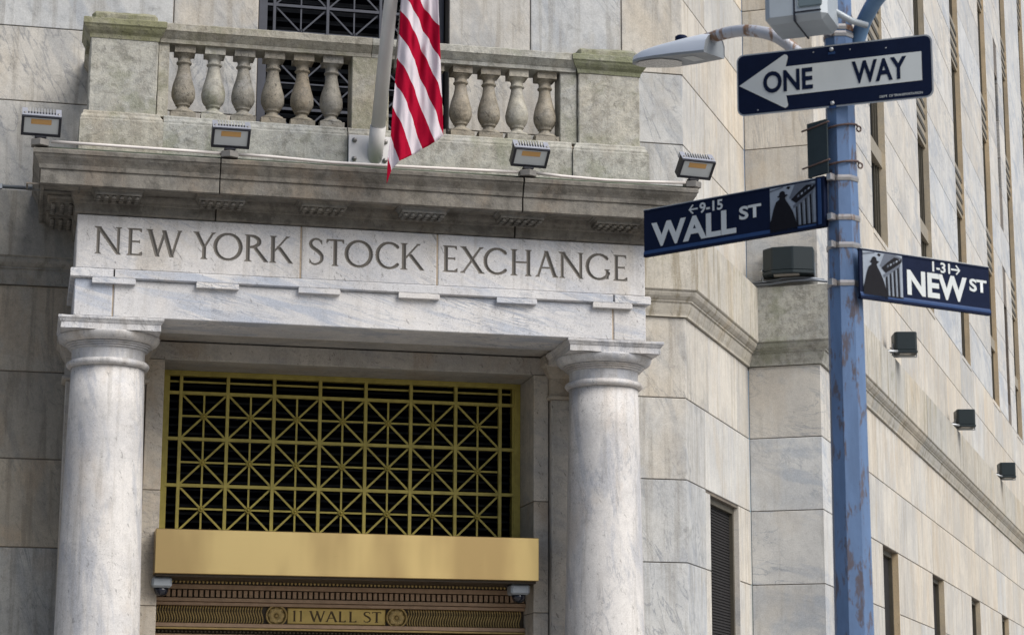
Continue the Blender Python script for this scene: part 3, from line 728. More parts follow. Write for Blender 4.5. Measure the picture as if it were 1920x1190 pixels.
def carved_block(name, x0, x1, z0, z1, yf, yb, letters, lz0, lh, mats, parent, step=.004, slope=1.1, sign=1, thr=.0006):
    nx, nz = int((x1 - x0) / step) + 1, int((z1 - z0) / step) + 1
    xs = np.linspace(x0, x1, nx); zs = np.linspace(z0, z1, nz); X, Z = np.meshgrid(xs, zs)
    dep = carve(X, Z, letters, lz0, lh)
    # slightly worn, rounded arrises and an uneven face
    Y = yf + sign * np.minimum(dep * slope, .02) + .0007 * np.sin(X * 31 + Z * 17) * np.cos(Z * 23 - X * 9)
    ed = np.minimum(np.minimum(X - x0, x1 - X), np.minimum(Z - z0, z1 - Z)); Y = Y + np.clip(.007 - ed, 0, None)
    V = np.stack([X, Y, Z], -1).reshape(-1, 3); idx = np.arange(nx * nz).reshape(nz, nx)
    Q = np.stack([idx[:-1, :-1], idx[:-1, 1:], idx[1:, 1:], idx[1:, :-1]], -1).reshape(-1, 4)
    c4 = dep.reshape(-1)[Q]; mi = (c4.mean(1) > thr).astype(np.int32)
    nb = len(V)
    back = np.array([(x0, yb, z0), (x1, yb, z0), (x1, yb, z1), (x0, yb, z1)])
    side = [(idx[0, 0], nb, nb + 1, idx[0, -1]), (idx[0, -1], nb + 1, nb + 2, idx[-1, -1]), (idx[-1, -1], nb + 2, nb + 3, idx[-1, 0]), (idx[-1, 0], nb + 3, nb, idx[0, 0])]
    V = np.concatenate([V, back]); Q = np.concatenate([Q, np.array(side)]); mi = np.concatenate([mi, np.zeros(4, np.int32)])
    me = bpy.data.meshes.new(name); me.vertices.add(len(V)); me.vertices.foreach_set('co', V.astype(np.float32).ravel())
    me.loops.add(len(Q) * 4); me.loops.foreach_set('vertex_index', Q.astype(np.int32).ravel())
    me.polygons.add(len(Q)); me.polygons.foreach_set('loop_start', np.arange(0, len(Q) * 4, 4, dtype=np.int32))
    for m_ in mats: me.materials.append(MATS[m_])
    me.polygons.foreach_set('material_index', mi); me.update(calc_edges=True); me.validate()
    return obj(name, me, parent)
TXT = [('N', 0.533, 0.788), ('E', 0.839, 0.992), ('W', 1.028, 1.383), ('Y', 1.487, 1.711), ('O', 1.69, 1.972), ('R', 1.99, 2.232), ('K', 2.241, 2.471), ('S', 2.627, 2.793), ('T', 2.806, 2.997), ('O', 3.001, 3.281), ('C', 3.314, 3.541), ('K', 3.563, 3.802), ('E', 3.998, 4.155), ('X', 4.18, 4.435), ('C', 4.426, 4.656), ('H', 4.701, 4.931), ('A', 4.965, 5.2), ('N', 5.216, 5.473), ('G', 5.499, 5.739), ('E', 5.788, 5.939)]
fz = MB(); fz.box(.40, 6.09, 21.06, 21.9, 6.223, 6.775); fz.box(.40, 1.0, 21.89, 22.5, 6.223, 6.774); fz.box(5.5, 6.09, 21.89, 22.5, 6.223, 6.774)
frieze = one('frieze', fz, ['tan_mortar'], B)
for a, b in ((2.5475, 2.5685), (3.9345, 3.9555)): bx('mortar_joint', frieze, 'tan_mortar', a, b, 21.009, 21.2, 6.24, 6.76, 0)
for a, b, l in ((.357, 2.549, TXT[:7]), (2.567, 3.936, TXT[7:12]), (3.954, 6.13, TXT[12:])):
    carved_block('frieze_stone', a, b, 6.232, 6.766, 21.0, 21.35, l, 6.378, .276, ['frieze_marble', 'letter_patina'], frieze)
bx('frieze_return', frieze, 'frieze_marble', .357, .8, 21.36, 22.5, 6.232, 6.766, .006); bx('frieze_return', frieze, 'frieze_marble', 5.7, 6.13, 21.36, 22.5, 6.232, 6.766, .006)

# cornice in three stones, with mutules under it
XL, XRR = .357, 6.13
cprof = [(-1.3, 7.34), (.36, 7.318), (.445, 7.290), (.452, 7.280), (.450, 7.246), (.440, 7.240), (.430, 7.215), (.405, 7.175), (.392, 7.150), (.388, 7.118), (.386, 7.108), (.372, 7.105), (.372, 6.965), (.362, 6.957),
         (.335, 6.957), (.335, 6.972), (.075, 6.972), (.065, 6.935), (.045, 6.905), (.040, 6.88), (.028, 6.872), (.028, 6.79), (.0, 6.775), (-1.3, 6.775)]
ci = MB(); ci.box(.45, 6.04, 21.08, 22.5, 6.77, 7.33)
corn = one('cornice', ci, ['mortar'], B)
def cst(path):
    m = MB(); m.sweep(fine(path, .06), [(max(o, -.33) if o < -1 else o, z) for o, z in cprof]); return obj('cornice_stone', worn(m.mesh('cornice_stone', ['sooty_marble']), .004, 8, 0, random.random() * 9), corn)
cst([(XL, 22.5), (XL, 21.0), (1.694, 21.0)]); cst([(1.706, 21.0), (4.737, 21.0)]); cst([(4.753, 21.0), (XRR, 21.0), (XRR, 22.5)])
mu = MB(); p = [(-.225, .0), (-.225, -.255), (.225, -.255), (.225, 0)]
mu.sweep(p, [(-.2, .0), (.022, .0), (.022, -.012), (.008, -.030), (.0, -.034), (.0, -.066), (-.2, -.066)]); mu.box(-.2, .2, -.23, 0, -.0655, -.001)
for ix in range(6):
    for iy in range(3): mu.lathe([(.018, -.067), (.026, -.094), (.010, -.096)], -.185 + ix * .074, -.215 + iy * .085, 8)
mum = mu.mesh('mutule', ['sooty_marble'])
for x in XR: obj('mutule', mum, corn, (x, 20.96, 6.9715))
# coffers between the mutules
co = MB(); w_ = .25
for a, b, z in ((-.24, .24, 0),): co.sweep([(a, 0), (a, -.24), (b, -.24), (b, 0), (a, 0)], [(.0, .0), (.016, .0), (.016, -.014), (.0, -.014)])
com = co.mesh('coffer_frame', ['sooty_marble'])
for x in [XR[0] - .62] + [XR[i] + .504 for i in range(5)] + [XR[5] + .62]:
    if -.05 < x < 6.5: obj('coffer_frame', com, corn, (x, 20.93, 6.9715))
for sx, xx in ((-1, XL - .02), (1, XRR + .02)):     # mutules on the returns
    for yy in (21.35, 22.0):
        obj('mutule', mum, corn, (xx, yy, 6.9715), (0, 0, R(90) if sx > 0 else R(-90)))
fl = MB(); fl.sweep([(XL, 22.5), (XL, 21.0), (XRR, 21.0), (XRR, 22.5)], [(-.2, 7.352), (.335, 7.336), (.336, 7.325), (.30, 7.315), (-.2, 7.322)])
one('flashing', fl, ['copper_green'], corn)

# balustrade ----------------------------------------------------------------
bb = MB(); bb.box(.45, 6.05, 21.06, 21.36, 7.33, 7.80); bb.box(.45, .75, 21.3, 22.5, 7.33, 7.80); bb.box(5.75, 6.05, 21.3, 22.5, 7.33, 7.80)
bal = one('balustrade', bb, ['tan_mortar'], B)
def course(path, prof, name, mat):
    m = MB(); m.sweep(fine(path, .06), prof); return obj(name, worn(m.mesh(name, [mat]), .0045, 9, 0, random.random() * 9), bal)
base_prof = [(-.3, 7.842), (-.02, 7.842), (.0, 7.838), (.008, 7.825), (.010, 7.805), (.022, 7.79), (.030, 7.775), (.030, 7.755), (.038, 7.748), (.040, 7.74), (.040, 7.33), (-.3, 7.33)]
for a, b in ((1.157, 3.005), (3.015, 5.362)): course([(a, 21.05), (b, 21.05)], base_prof, 'base_stone', 'mossy_marble')
course([(.372, 22.5), (.372, 21.445)], base_prof, 'base_stone', 'mossy_marble'); course([(6.14, 21.445), (6.14, 22.5)], base_prof, 'base_stone', 'mossy_marble')
def pedestal(cx):
    h = .37; y0 = 21.03; p = [(cx - h, y0 + .62), (cx - h, y0), (cx + h, y0), (cx + h, y0 + .62), (cx - h, y0 + .62)]
    m = MB(); m.box(cx - .335, cx + .335, y0 + .035, y0 + .60, 7.80, 8.62)
    c = obj('pedestal', worn(m.mesh('pedestal', ['mossy_marble'], .012), .006, 9, .06), bal)
    q = [(cx - h, y0 + .4), (cx - h, y0), (cx + h, y0), (cx + h, y0 + .4)]
    m = MB(); m.sweep(fine(q, .05), base_prof); obj('pedestal_base', worn(m.mesh('pedestal_base', ['mossy_marble']), .0045, 9), c)
    m = MB(); m.sweep(fine(p, .05), [(-.3, 8.80), (.030, 8.80), (.042, 8.79), (.042, 8.735), (.030, 8.72), (.022, 8.70), (.004, 8.672), (-.012, 8.655), (-.02, 8.645), (-.028, 8.605), (-.3, 8.60)]); m.box(cx - .2, cx + .2, y0 + .1, y0 + .5, 8.601, 8.799)
    obj('pedestal_cap', worn(m.mesh('pedestal_cap', ['algae_marble']), .005, 9), c)
    m = MB(); m.box(cx - .325, cx + .325, y0 + .06, y0 + .56, 8.79, 8.905); obj('cap_block', worn(m.mesh('cap_block', ['algae_marble'], .03), .014, 7, .06), c)
pedestal(.745); pedestal(5.775)
for x0, x1 in ((1.085, 1.195), (5.25, 5.435)): bx('half_pier', bal, 'mossy_marble', x0, x1, 21.10, 21.34, 7.835, 8.64, .008)
bx('half_pier', bal, 'mossy_marble', 3.05, 3.435, 21.08, 21.36, 7.835, 8.64, .008)
rail_prof = [(-.34, 8.79), (-.02, 8.803), (.012, 8.80), (.024, 8.79), (.024, 8.722), (.014, 8.712), (.004, 8.70), (-.018, 8.672), (-.032, 8.655), (-.04, 8.648), (-.044, 8.61), (-.34, 8.61)]
for a, b in ((1.10, 3.245), (3.25, 5.42)): course([(a, 21.03), (b, 21.03)], rail_prof, 'rail', 'mossy_marble')
course([(.40, 22.5), (.40, 21.66)], rail_prof, 'rail', 'mossy_marble'); course([(6.12, 21.66), (6.12, 22.5)], rail_prof, 'rail', 'mossy_marble')
bp = MB(); bp.box(-.125, .125, -.125, .125, 0, .062)
bp.lathe([(.122, .062), (.124, .075), (.118, .092), (.10, .10), (.085, .106), (.066, .122), (.058, .138), (.060, .150), (.072, .154), (.076, .162), (.073, .170), (.086, .182), (.106, .212), (.118, .250), (.121, .290), (.116, .335), (.104, .385), (.089, .435), (.076, .485),
          (.066, .535), (.061, .575), (.063, .590), (.076, .594), (.080, .604), (.076, .614), (.064, .618), (.064, .655), (.072, .668), (.092, .684), (.100, .695)], 0, 0, 28)
bp.box(-.104, .104, -.104, .104, .694, .775)
bpm = worn(bp.mesh('baluster', ['baluster_marble']), .004, 16); bps = worn(bp.mesh('baluster', ['mossy_marble']), .004, 16, 0, 3)
for k in range(6):
    obj('baluster', bps if k in (1,) else bpm, bal, (1.353 + .3012 * k, 21.215, 7.84), (0, 0, random.uniform(-.03, .03)))
    obj('baluster', bps if k in (4,) else bpm, bal, (3.612 + .3005 * k, 21.215, 7.84), (0, 0, random.uniform(-.03, .03)))
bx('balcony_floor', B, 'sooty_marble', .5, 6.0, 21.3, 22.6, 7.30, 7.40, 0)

# transom window with gilt grille ---------------------------------------------
YG = 22.86
tw_ = MB(); tw_.box(1.328, 5.233, YG + .16, YG + .18, 3.4, 5.576)
tr = one('transom_window', tw_, ['dark_glass'], B)
sl_ = MB(); zz = 3.5
while zz < 5.5:
    sl_.add([(1.36, YG + .13, zz), (5.2, YG + .13, zz), (5.2, YG + .085, zz + .05), (1.36, YG + .085, zz + .05)], [(0, 1, 2, 3)]); zz += .085
s_ = one('blind_slats', sl_, ['blind_slat'], tr); s_['kind'] = 'stuff'
star_grille(tr, [1.545 + .4945 * k for k in range(8)], [3.865, 4.355, 4.848, 5.338], YG, .034, .019, 'grille_gold', (1.40, 5.17), 3.5, 5.53, .034)
m = MB()
for a, b in ((1.329, 1.405), (5.165, 5.232)): m.box(a, b, YG - .03, YG + .05, 3.45, 5.52)
m.box(1.329, 5.232, YG - .03, YG + .05, 5.521, 5.575)
one('grille_frame', m, ['grille_gold'], tr)
m = MB(); m.box(1.40, 1.425, YG - .012, YG + .1, 3.46, 5.53); m.box(5.145, 5.17, YG - .012, YG + .1, 3.46, 5.53); m.box(1.43, 5.14, YG + .03, YG + .05, 5.455, 5.475); one('inner_frame', m, ['grille_gold'], tr)
# brass canopy
m = MB(); m.box(1.28, 5.233, 21.95, 22.9, 3.36, 3.807); can = one('canopy', m, ['brushed_brass'], B, .006)
m = MB(); m.box(1.30, 5.21, 21.99, 22.85, 3.335, 3.359); one('canopy_soffit', m, ['bronze_dark'], can)
# bronze door head under the canopy
dh = MB(); dh.box(1.326, 5.2345, 22.70, 22.95, .3, 3.40)
door = one('door_head', dh, ['bronze_dark'], B)
def band(name, z0, z1, y, mat, x0=1.327, x1=5.2335, bev=.003): return bx(name, door, mat, x0, x1, y, 22.72, z0, z1, bev)
band('top_moulding', 3.362, 3.40, 22.52, 'bronze'); band('fascia', 3.254, 3.302, 22.55, 'bronze'); band('dentil_band', 3.170, 3.2535, 22.64, 'bronze_dark')
band('moulding', 3.128, 3.166, 22.55, 'bronze'); band('moulding', 3.09, 3.124, 22.585, 'bronze'); band('lower_fascia', 2.868, 2.910, 22.585, 'bronze'); band('moulding', 2.845, 2.864, 22.57, 'bronze_gold')
band('lower_fascia', 2.60, 2.798, 22.60, 'bronze'); band('panel_back', 2.911, 3.089, 22.66, 'bronze_dark')
dm = MB(); dm.box(-.0195, .0195, -.07, .0, -.036, .036); dmm = dm.mesh('dentil', ['bronze'], .002)
for k in range(69): obj('dentil', dmm, door, (1.352 + .0566 * k, 22.635, 3.2095))
lf = MB(); lf.lathe([(.004, -.020), (.014, -.008), (.016, .004), (.009, .016), (.003, .020)], 0, 0, 6)
m = MB()
for k in range(98):
    ox = 1.34 + .0398 * k; m.add([(ox + x, 22.548 + y, 3.33 + z) for x, y, z in lf.v], lf.f, 0, True)
    m.add([(ox + x, 22.61 + y, 2.822 + z * .7) for x, y, z in lf.v], lf.f, 1, True)
s_ = one('leaf_ornament', m, ['bronze_gold', 'bronze_dark'], door); s_['kind'] = 'stuff'
band('ornament_back', 3.3025, 3.3615, 22.56, 'bronze_dark')
sg_ = MB(); sg_.tube([(-.006 * math.sin(math.pi * 2 * (t_ - .5)) * 1.6 if 0 else .011 * math.sin(math.pi * 2 * t_), 0, -.088 + .176 * t_) for t_ in [i / 12 for i in range(13)]], .0095, 6)
for x0, x1, sx in ((1.345, 2.47, 1), (3.98, 5.215, -1)):
    m = MB(); n_ = int((x1 - x0) / .0272)
    for k in range(n_): m.add([(x0 + k * (x1 - x0) / n_ + sx * x, 22.652 + y, 3.0 + z) for x, y, z in sg_.v], sg_.f, 0, True)
    s_ = one('strigil_panel', m, ['bronze_gold'], door); s_['kind'] = 'stuff'
for cx in (2.59, 3.857):
    m = MB(); m.lathe([(.112, 0), (.112, .045), (.104, .052), (.096, .046), (.092, .02)], 0, 0, 28, cap=False); m.lathe([(.098, .004), (.09, .012), (.01, .013)], 0, 0, 24)
    for k in range(8):
        a = k * math.pi / 4; c_, s2 = math.cos(a), math.sin(a)
        pet = []
        for i in range(7):
            u = i / 6
            for q in (-1, 0, 1):
                ww = .030 * math.sin(math.pi * (.12 + .80 * u)); r_ = .018 + .070 * u
                pet.append((r_ * c_ - q * ww * s2, r_ * s2 + q * ww * c_, .020 + .014 * math.sin(math.pi * u) + (.006 if q else -.002)))
        m.add(pet, [(i * 3 + q, i * 3 + q + 1, i * 3 + q + 4, i * 3 + q + 3) for i in range(6) for q in range(2)], 0, True)
    m.lathe([(.020, .02), (.018, .036), (.008, .044), (.001, .045)], 0, 0, 12)
    m.v = [(cx + x, 22.655 - z, 3.0 + y) for x, y, z in m.v]
    one('door_rosette', m, ['bronze_gold'], door)
carved_block('address_plate', 2.705, 3.742, 2.916, 3.085, 22.645, 22.66, [('1', 2.757, 2.797), ('1', 2.826, 2.865), ('W', 2.931, 3.105), ('A', 3.105, 3.232), ('L', 3.241, 3.321), ('L', 3.349, 3.434), ('S', 3.502, 3.589), ('T', 3.594, 3.697)], 2.945, .112, ['brass_plate', 'letter_bronze'], door, step=.0028, slope=.9, thr=.0003)

# ------------------------------------------------------------------ security cameras under the canopy
for k, (x, lab) in enumerate(((1.365, 'grey security camera with dark dome under the left end of the brass canopy'), (5.06, 'grey security camera with dark dome under the right end of the brass canopy'))):
    t_ = thing('security_camera', lab, 'camera', (x, 22.14, 3.33), 'cameras under the canopy', local=True)
    m = MB(); m.box(-.10, .10, -.10, .12, -.105, 0.003); one('housing', m, ['cctv_grey'], t_, .02)
    m = MB(); m.lathe([(.075, -.105), (.072, -.135), (.058, -.165), (.035, -.183), (.002, -.188)], .0, 0, 20); one('dome', m, ['cctv_dome'], t_)
    m = MB(); m.tube([(-.08, .05, -.02), (-.10, .12, .01), (-.10, .2, .0)], .012, 8); one('cable', m, ['fixture_black'], t_)

# ------------------------------------------------------------------ LED floodlights on the cornice
def led_flood(x, y, z, yaw, tilt, label, cable=False):
    t_ = thing('led_floodlight', label, 'floodlight', (x, y, z), 'floodlights along the cornice', (0, 0, R(yaw)), local=True)
    m = MB(); m.lathe([(.085, .0), (.095, .005), (.098, .055), (.090, .065)], 0, 0, 6, smooth=False, a0=.5); one('junction_box', m, ['fixture_base'], t_)
    m = MB(); m.bar((0, -.02, .06), (0, -.02, .105), .075, .06, (0, 1, 0)); m.box(-.055, .055, -.055, .015, .075, .098); one('bracket', m, ['fixture_black'], t_, .005)
    M = Matrix.Translation((0, -.03, .105)) @ Matrix.Rotation(R(tilt), 4, 'X')
    def tm(mb): mb.v = [tuple(M @ Vector(v)) for v in mb.v]; return mb
    W2, H, Dp = .187, .212, .085
    m = MB()
    m.box(-W2, W2, 0, Dp, 0, H); o_ = one('housing', tm(m), ['fixture_black'], t_, .006)
    m = MB()
    m.box(-W2, W2, -.016, -.0005, 0, .026); m.box(-W2, W2, -.016, -.0005, H - .012, H); m.box(-W2, -W2 + .024, -.016, -.0005, .026, H - .012); m.box(W2 - .024, W2, -.016, -.0005, .026, H - .012)
    one('bezel', tm(m), ['fixture_black'], t_)
    m = MB(); m.box(-W2 + .0245, W2 - .0245, -.007, -.001, .0265, H - .0125); l_ = one('lens', tm(m), ['led_lens'], t_)
    m = MB(); m.box(-.098, .094, -.0095, -.0075, H * .60, H * .86); one('led_chip', tm(m), ['led_chip'], l_, .002)
    m = MB(); m.box(-W2 + .002, -W2 + .055, .0, Dp + .05, H + .0005, H + .008); m.box(W2 - .055, W2 - .002, 0, Dp + .05, H + .0005, H + .008); m.box(-W2 + .055, W2 - .055, 0, .03, H + .0005, H + .008)
    m.box(-W2 + .004, -W2 + .05, .03, Dp + .045, H - .05, H + .0002); m.box(W2 - .05, W2 - .004, .03, Dp + .045, H - .05, H + .0002)
    one('heatsink_top', tm(m), ['fixture_grey'], t_)
    for k in range(9):
        m = MB(); xx = -.112 + k * .028; m.add([(xx - .0045, .02, H + .001), (xx + .0045, .02, H + .001), (xx + .003, Dp + .05, H + .010), (xx - .003, Dp + .05, H + .010), (xx - .0045, .02, H - .04), (xx + .0045, .02, H - .04), (xx + .003, Dp + .05, .02), (xx - .003, Dp + .05, .02)],
              [(0, 1, 2, 3), (4, 5, 1, 0), (5, 6, 2, 1), (7, 4, 0, 3), (6, 7, 3, 2)]); one('fin', tm(m), ['fixture_silver'], t_)
    for xx in (-W2 + .03, W2 - .028):
        m = MB(); m.lathe([(.014, H + .008), (.013, H + .0135), (.002, H + .014)], xx, .04, 12); one('cap_screw', tm(m), ['bolt_steel'], t_)
    if cable:
        m = MB(); m.tube([(-.13, .10, .25), (-.10, .14, .33), (.0, .20, .36), (.09, .30, .33), (.12, .36, .25)], .013, 8); one('cable', m, ['conduit_grey'], t_)
    return t_
led_flood(-.035, 20.62, 7.315, 2, 46, 'LED floodlight at the far left end of the cornice')
led_flood(1.785, 20.62, 7.315, 0, 45, 'LED floodlight with a looping cable above it, second from the left on the cornice', True)
led_flood(4.79, 20.62, 7.315, 3, 47, 'LED floodlight on the cornice just right of the flag')
led_flood(6.545, 20.66, 7.315, 7, 46, 'LED floodlight at the right end of the cornice, above the WALL ST sign')
# white conduit between them
for pts, lab in (([(.07, 7.355), (.6, 7.352), (1.2, 7.348), (1.70, 7.345)], 'white conduit on the cornice between the two leftmost floodlights'),
                 ([(1.88, 7.345), (2.2, 7.342), (2.8, 7.322), (3.4, 7.325), (4.1, 7.335), (4.70, 7.345)], 'white conduit on the cornice running behind the flag tip'),
                 ([(4.88, 7.347), (5.15, 7.33), (5.6, 7.318), (6.1, 7.328), (6.46, 7.345)], 'white conduit on the cornice between the two rightmost floodlights')):
    m = MB(); m.tube([(x, 20.615, z + .018) for x, z in pts], .0155, 10); tag(one('conduit', m, ['conduit_white'], None), lab, 'conduit', 'conduits on the cornice')
# thin cable conduit on the left ledge
m = MB(); m.tube([(-5, 22.31, 7.335), (.28, 22.31, 7.335)], .020, 10); cd = tag(one('pipe', m, ['conduit_grey'], None), 'dark metal pipe on the ledge at the left edge behind the cornice', 'pipe')
m = MB(); m.box(-.425, -.395, 22.28, 22.34, 7.305, 7.362); one('clamp', m, ['galvanised'], cd, .004)

# ------------------------------------------------------------------ flagpole and flag
BP = Vector((3.285, 20.955, 7.545)); ang = R(58.5); pd = Vector((0.0, -math.cos(ang), math.sin(ang)))
fp_ = thing('flagpole', 'white flagpole leaning out from a bolted plate on the balcony base', 'flagpole', tuple(BP))
m = MB(); m.box(3.013, 3.447, 20.962, 21.008, 7.425, 7.742); pt = one('mounting_plate', m, ['white_paint'], fp_, .004)
for x in (3.07, 3.385):
    for z in (7.49, 7.685):
        m = MB(); m.lathe([(.026, 0), (.026, .008), (.017, .009), (.017, .026), (.010, .032), (.002, .033)], 0, 0, 10); m.v = [(x + a, 20.961 - c, z + b) for a, b, c in m.v]; one('bolt', m, ['bolt_steel'], pt)
m = MB(); m.tube([BP - pd * .05 + Vector((0, .03, 0)), BP + pd * .30], .081, 20); one('socket', m, ['pole_paint'], fp_)
m = MB(); m.tube([BP + pd * .22, BP + pd * 1.2, BP + pd * 2.4, BP + pd * 4.2], [.073, .070, .064, .052], 20); one('pole', m, ['pole_paint'], fp_)
m = MB(); m.tube([BP + pd * .9 + Vector((.10, -.02, 0)), BP + pd * 1.25 + Vector((.105, -.03, .0)), BP + pd * 2.2 + Vector((.10, -.05, 0)), BP + pd * 3.9 + Vector((.05, -.05, 0))], .008, 6)
for k in range(7):
    p0 = BP + pd * (1.22 + .045 * k) + Vector((.105, -.045, .02)); m.lathe([(.012, p0.z), (.016, p0.z + .012), (.006, p0.z + .03)], p0.x, p0.y, 6)
one('halyard', m, ['rope'], fp_)
# stripes: where each seam meets the hoist-side fold and the free edge (X, Z in the plane of the cloth)
FY = 19.9
def px2(x, y):   # metres in the cloth plane from the measured seam positions
    return (3.354 + (x - 755) * .005355 + y * .0000, 8.863 - y * .005427 + (x - 755) * .00048)
seams = [((768, -330), (822, -235)), ((764, -250), (822, -150)), ((762, -170), (822, -85)), ((760, -95), (822, -15)), ((757, -30), (824, 58)),
         ((755.5, -6), (827, 124)) , ((753.8, 24), (832.6, 191)), ((751.8, 69), (835, 262)), ((749.4, 113), (818.5, 275)), ((745.9, 160), (797.3, 285.5)), ((741.5, 206), (778, 296)), ((739.4, 259), (754, 309)), ((734.7, 298), (741.5, 322)), ((733.2, 346), (733.9, 346))]
fm = MB(); NS, NU = 8, 30
rows = []
for i in range(len(seams) - 1):
    (l0, r0), (l1, r1) = seams[i], seams[i + 1]
    grid = []
    for a in range(NS + 1):
        u = a / NS
        l = (l0[0] + (l1[0] - l0[0]) * u, l0[1] + (l1[1] - l0[1]) * u); r_ = (r0[0] + (r1[0] - r0[0]) * u, r0[1] + (r1[1] - r0[1]) * u)
        row = []
        for b in range(NU + 1):
            v_ = b / NU
            # seams sag: steeper towards the free edge
            x = l[0] + (r_[0] - l[0]) * (v_ ** .92); y = l[1] + (r_[1] - l[1]) * (v_ * .86 + .14 * v_ * v_)
            X, Z = px2(x, y)
            Yd = .030 * math.sin((x - 735) * .115 + y * .006) + .014 * math.sin((x - 735) * .31 + y * .013 + 1.2) + .030 * mnoise.noise(Vector((x * .11, y * .012, 2.0))) + .012 * mnoise.noise(Vector((x * .31, y * .03, 7.0)))
            row.append((X, FY + Yd, Z))
        grid.append(row)
    vs = [p_ for row in grid for p_ in row]; w_ = NU + 1
    fm.add(vs, [(a * w_ + b, a * w_ + b + 1, (a + 1) * w_ + b + 1, (a + 1) * w_ + b) for a in range(NS) for b in range(NU)], i % 2, True)
def build_flag():
    me = fm.mesh('flag', ['flag_red', 'flag_white'], fix=False)
    bm = bmesh.new(); bm.from_mesh(me); bmesh.ops.remove_doubles(bm, verts=bm.verts, dist=.0004); bmesh.ops.recalc_face_normals(bm, faces=bm.faces); bm.to_mesh(me); bm.free()
    o = obj('flag', me); s_ = o.modifiers.new('thickness', 'SOLIDIFY'); s_.thickness = .003; return o
flag = tag(build_flag(), 'red and white striped flag hanging in folds beside the white flagpole', 'flag')

# ------------------------------------------------------------------ dark floodlights on the street ledge
def ledge_flood(fr, u, w, z, yaw, label, wide=False):
    q = fr.o + fr.u * u + fr.n * w
    t_ = thing('ledge_floodlight', label, 'floodlight', (q.x, q.y, z), 'dark floodlights on the ledge', (0, 0, R(yaw)), local=True)
    if wide:
        hw = .315
        plan = [(-hw, .10), (-hw, -.06), (-.19, -.18), (.07, -.20), (hw, -.10), (hw, .10)]
    else:
        hw = .165; plan = [(-hw, .20), (-hw, -.10), (-hw + .03, -.14), (hw - .02, -.14), (hw, -.12), (hw, .20)]
    h0, h1 = (.075, .375) if wide else (.05, .325)
    m = MB(); m.prism(plan, h0, h1); hd = one('housing', m, ['flood_black'], t_, .012)
    m = MB(); pl2 = [(x * .97, y * .97 - .012) for x, y in plan]; m.prism([(x * 1.02, y - .02 if y < 0 else y) for x, y in plan], h0 - .045, h0 - .001); one('visor', m, ['flood_black'], t_, .008)
    m = MB(); m.box(-hw * .55, hw * .45, -.165 if wide else -.13, -.03, h0 - .052, h0 - .044); one('glass', m, ['flood_glass'], t_)
    m = MB(); m.box(-hw - .012, -hw - .002, -.02, .05, -.02, h0 + .12); m.box(hw + .002, hw + .012, -.02, .05, -.02, h0 + .12); m.box(-hw - .012, hw + .012, -.02, .05, -.032, -.021); one('yoke', m, ['galvanised'], t_)
    m = MB(); m.tube([(-hw - .04, .04, h0 + .06), (-hw + .0, .0, h0 + .05), (-hw - .02, -.08, h0 + .02)], .012, 8); m.tube([(-hw - .05, .05, .0), (-hw - .03, .08, .05), (-hw + .02, .1, .1)], .014, 8); one('conduit_elbow', m, ['galvanised'], t_)
    if not wide:
        a = fr.o + fr.u * (u - .42) + fr.n * .10; loc = Matrix.Rotation(-R(yaw), 3, 'Z') @ Vector((a.x - q.x, a.y - q.y, 0)); loc.z = 7.31 - z
        m = MB(); m.tube([loc, loc + Vector((0, 0, .05)), (loc.x * .4, loc.y * .4, .03), (0, .1, .04)], .02, 8); m.lathe([(.05, loc.z - .005), (.05, loc.z + .012)], loc.x, loc.y, 10); one('arm', m, ['galvanised'], t_)
    return t_
ledge_flood(FA, .56, .10, 7.40, -26, 'wide dark floodlight with angled front on the ledge behind the WALL ST sign', True)
ledge_flood(ST, 5.35, .30, 7.36, -14, 'boxy dark floodlight on the street ledge, nearest below the NEW ST sign')
ledge_flood(ST, 12.75, .30, 7.33, -14, 'boxy dark floodlight on the street ledge, the middle one of three')
ledge_flood(ST, 20.1, .30, 7.31, -14, 'boxy dark floodlight on the street ledge, farthest down the street')
for pts, lab in (([(FA, .02, .12, 7.36), (FA, .25, .13, 7.375), (FA, .5, .14, 7.40), (FA, .75, .13, 7.40), (FA, 1.0, .10, 7.36)], 'upper black cable bowed along the ledge under the wide dark floodlight'),
                 ([(FA, .10, .17, 7.325), (FA, .35, .17, 7.335), (FA, .6, .17, 7.36), (FA, .85, .17, 7.355), (FA, 1.05, .15, 7.325)], 'lower black cable bowed along the ledge edge under the wide dark floodlight')):
    m = MB(); m.tube([fr.p(u, w, z) for fr, u, w, z in pts], .017, 8); tag(one('cable', m, ['conduit_grey'], None), lab, 'cable')

# ------------------------------------------------------------------ street pole with its signs and lamps
PX, PY = 3.806, 9.60
pole = thing('street_pole', 'blue grey octagonal steel street pole carrying the street signs and lamps', 'pole', (PX, PY, .13))
m = MB(); m.lathe([(.125, .13), (.125, .16), (.112, .17), (.104, 1.2), (.0945, 2.15), (.0875, 3.65), (.074, 4.55), (.070, 5.3), (.066, 6.2)], PX, PY, 8, smooth=False, a0=R(9)); one('shaft', m, ['pole_blue'], pole)
def prad(z): return float(np.interp(z, [2.15, 3.65, 4.55, 5.3], [.0945, .0875, .074, .070]))
for z in (4.342, 4.144, 4.007, 3.819, 5.075, 5.11):
    r_ = prad(z) + .004
    m = MB(); m.lathe([(r_ - .006, z - .015), (r_, z - .015), (r_ + .002, z), (r_, z + .012), (r_ - .006, z + .012)], PX, PY, 8, smooth=False, a0=R(9)); bnd = one('band', m, ['band_steel'], pole)
    a = R(215); m = MB(); m.box(-.012, .026, -.014, .014, -.018, .016); m.v = [(PX + (r_ + .01) * math.cos(a) + x * math.cos(a) - y * math.sin(a), PY + (r_ + .01) * math.sin(a) + x * math.sin(a) + y * math.cos(a), z + c) for x, y, c in m.v]; one('buckle', m, ['band_steel'], bnd, .003)

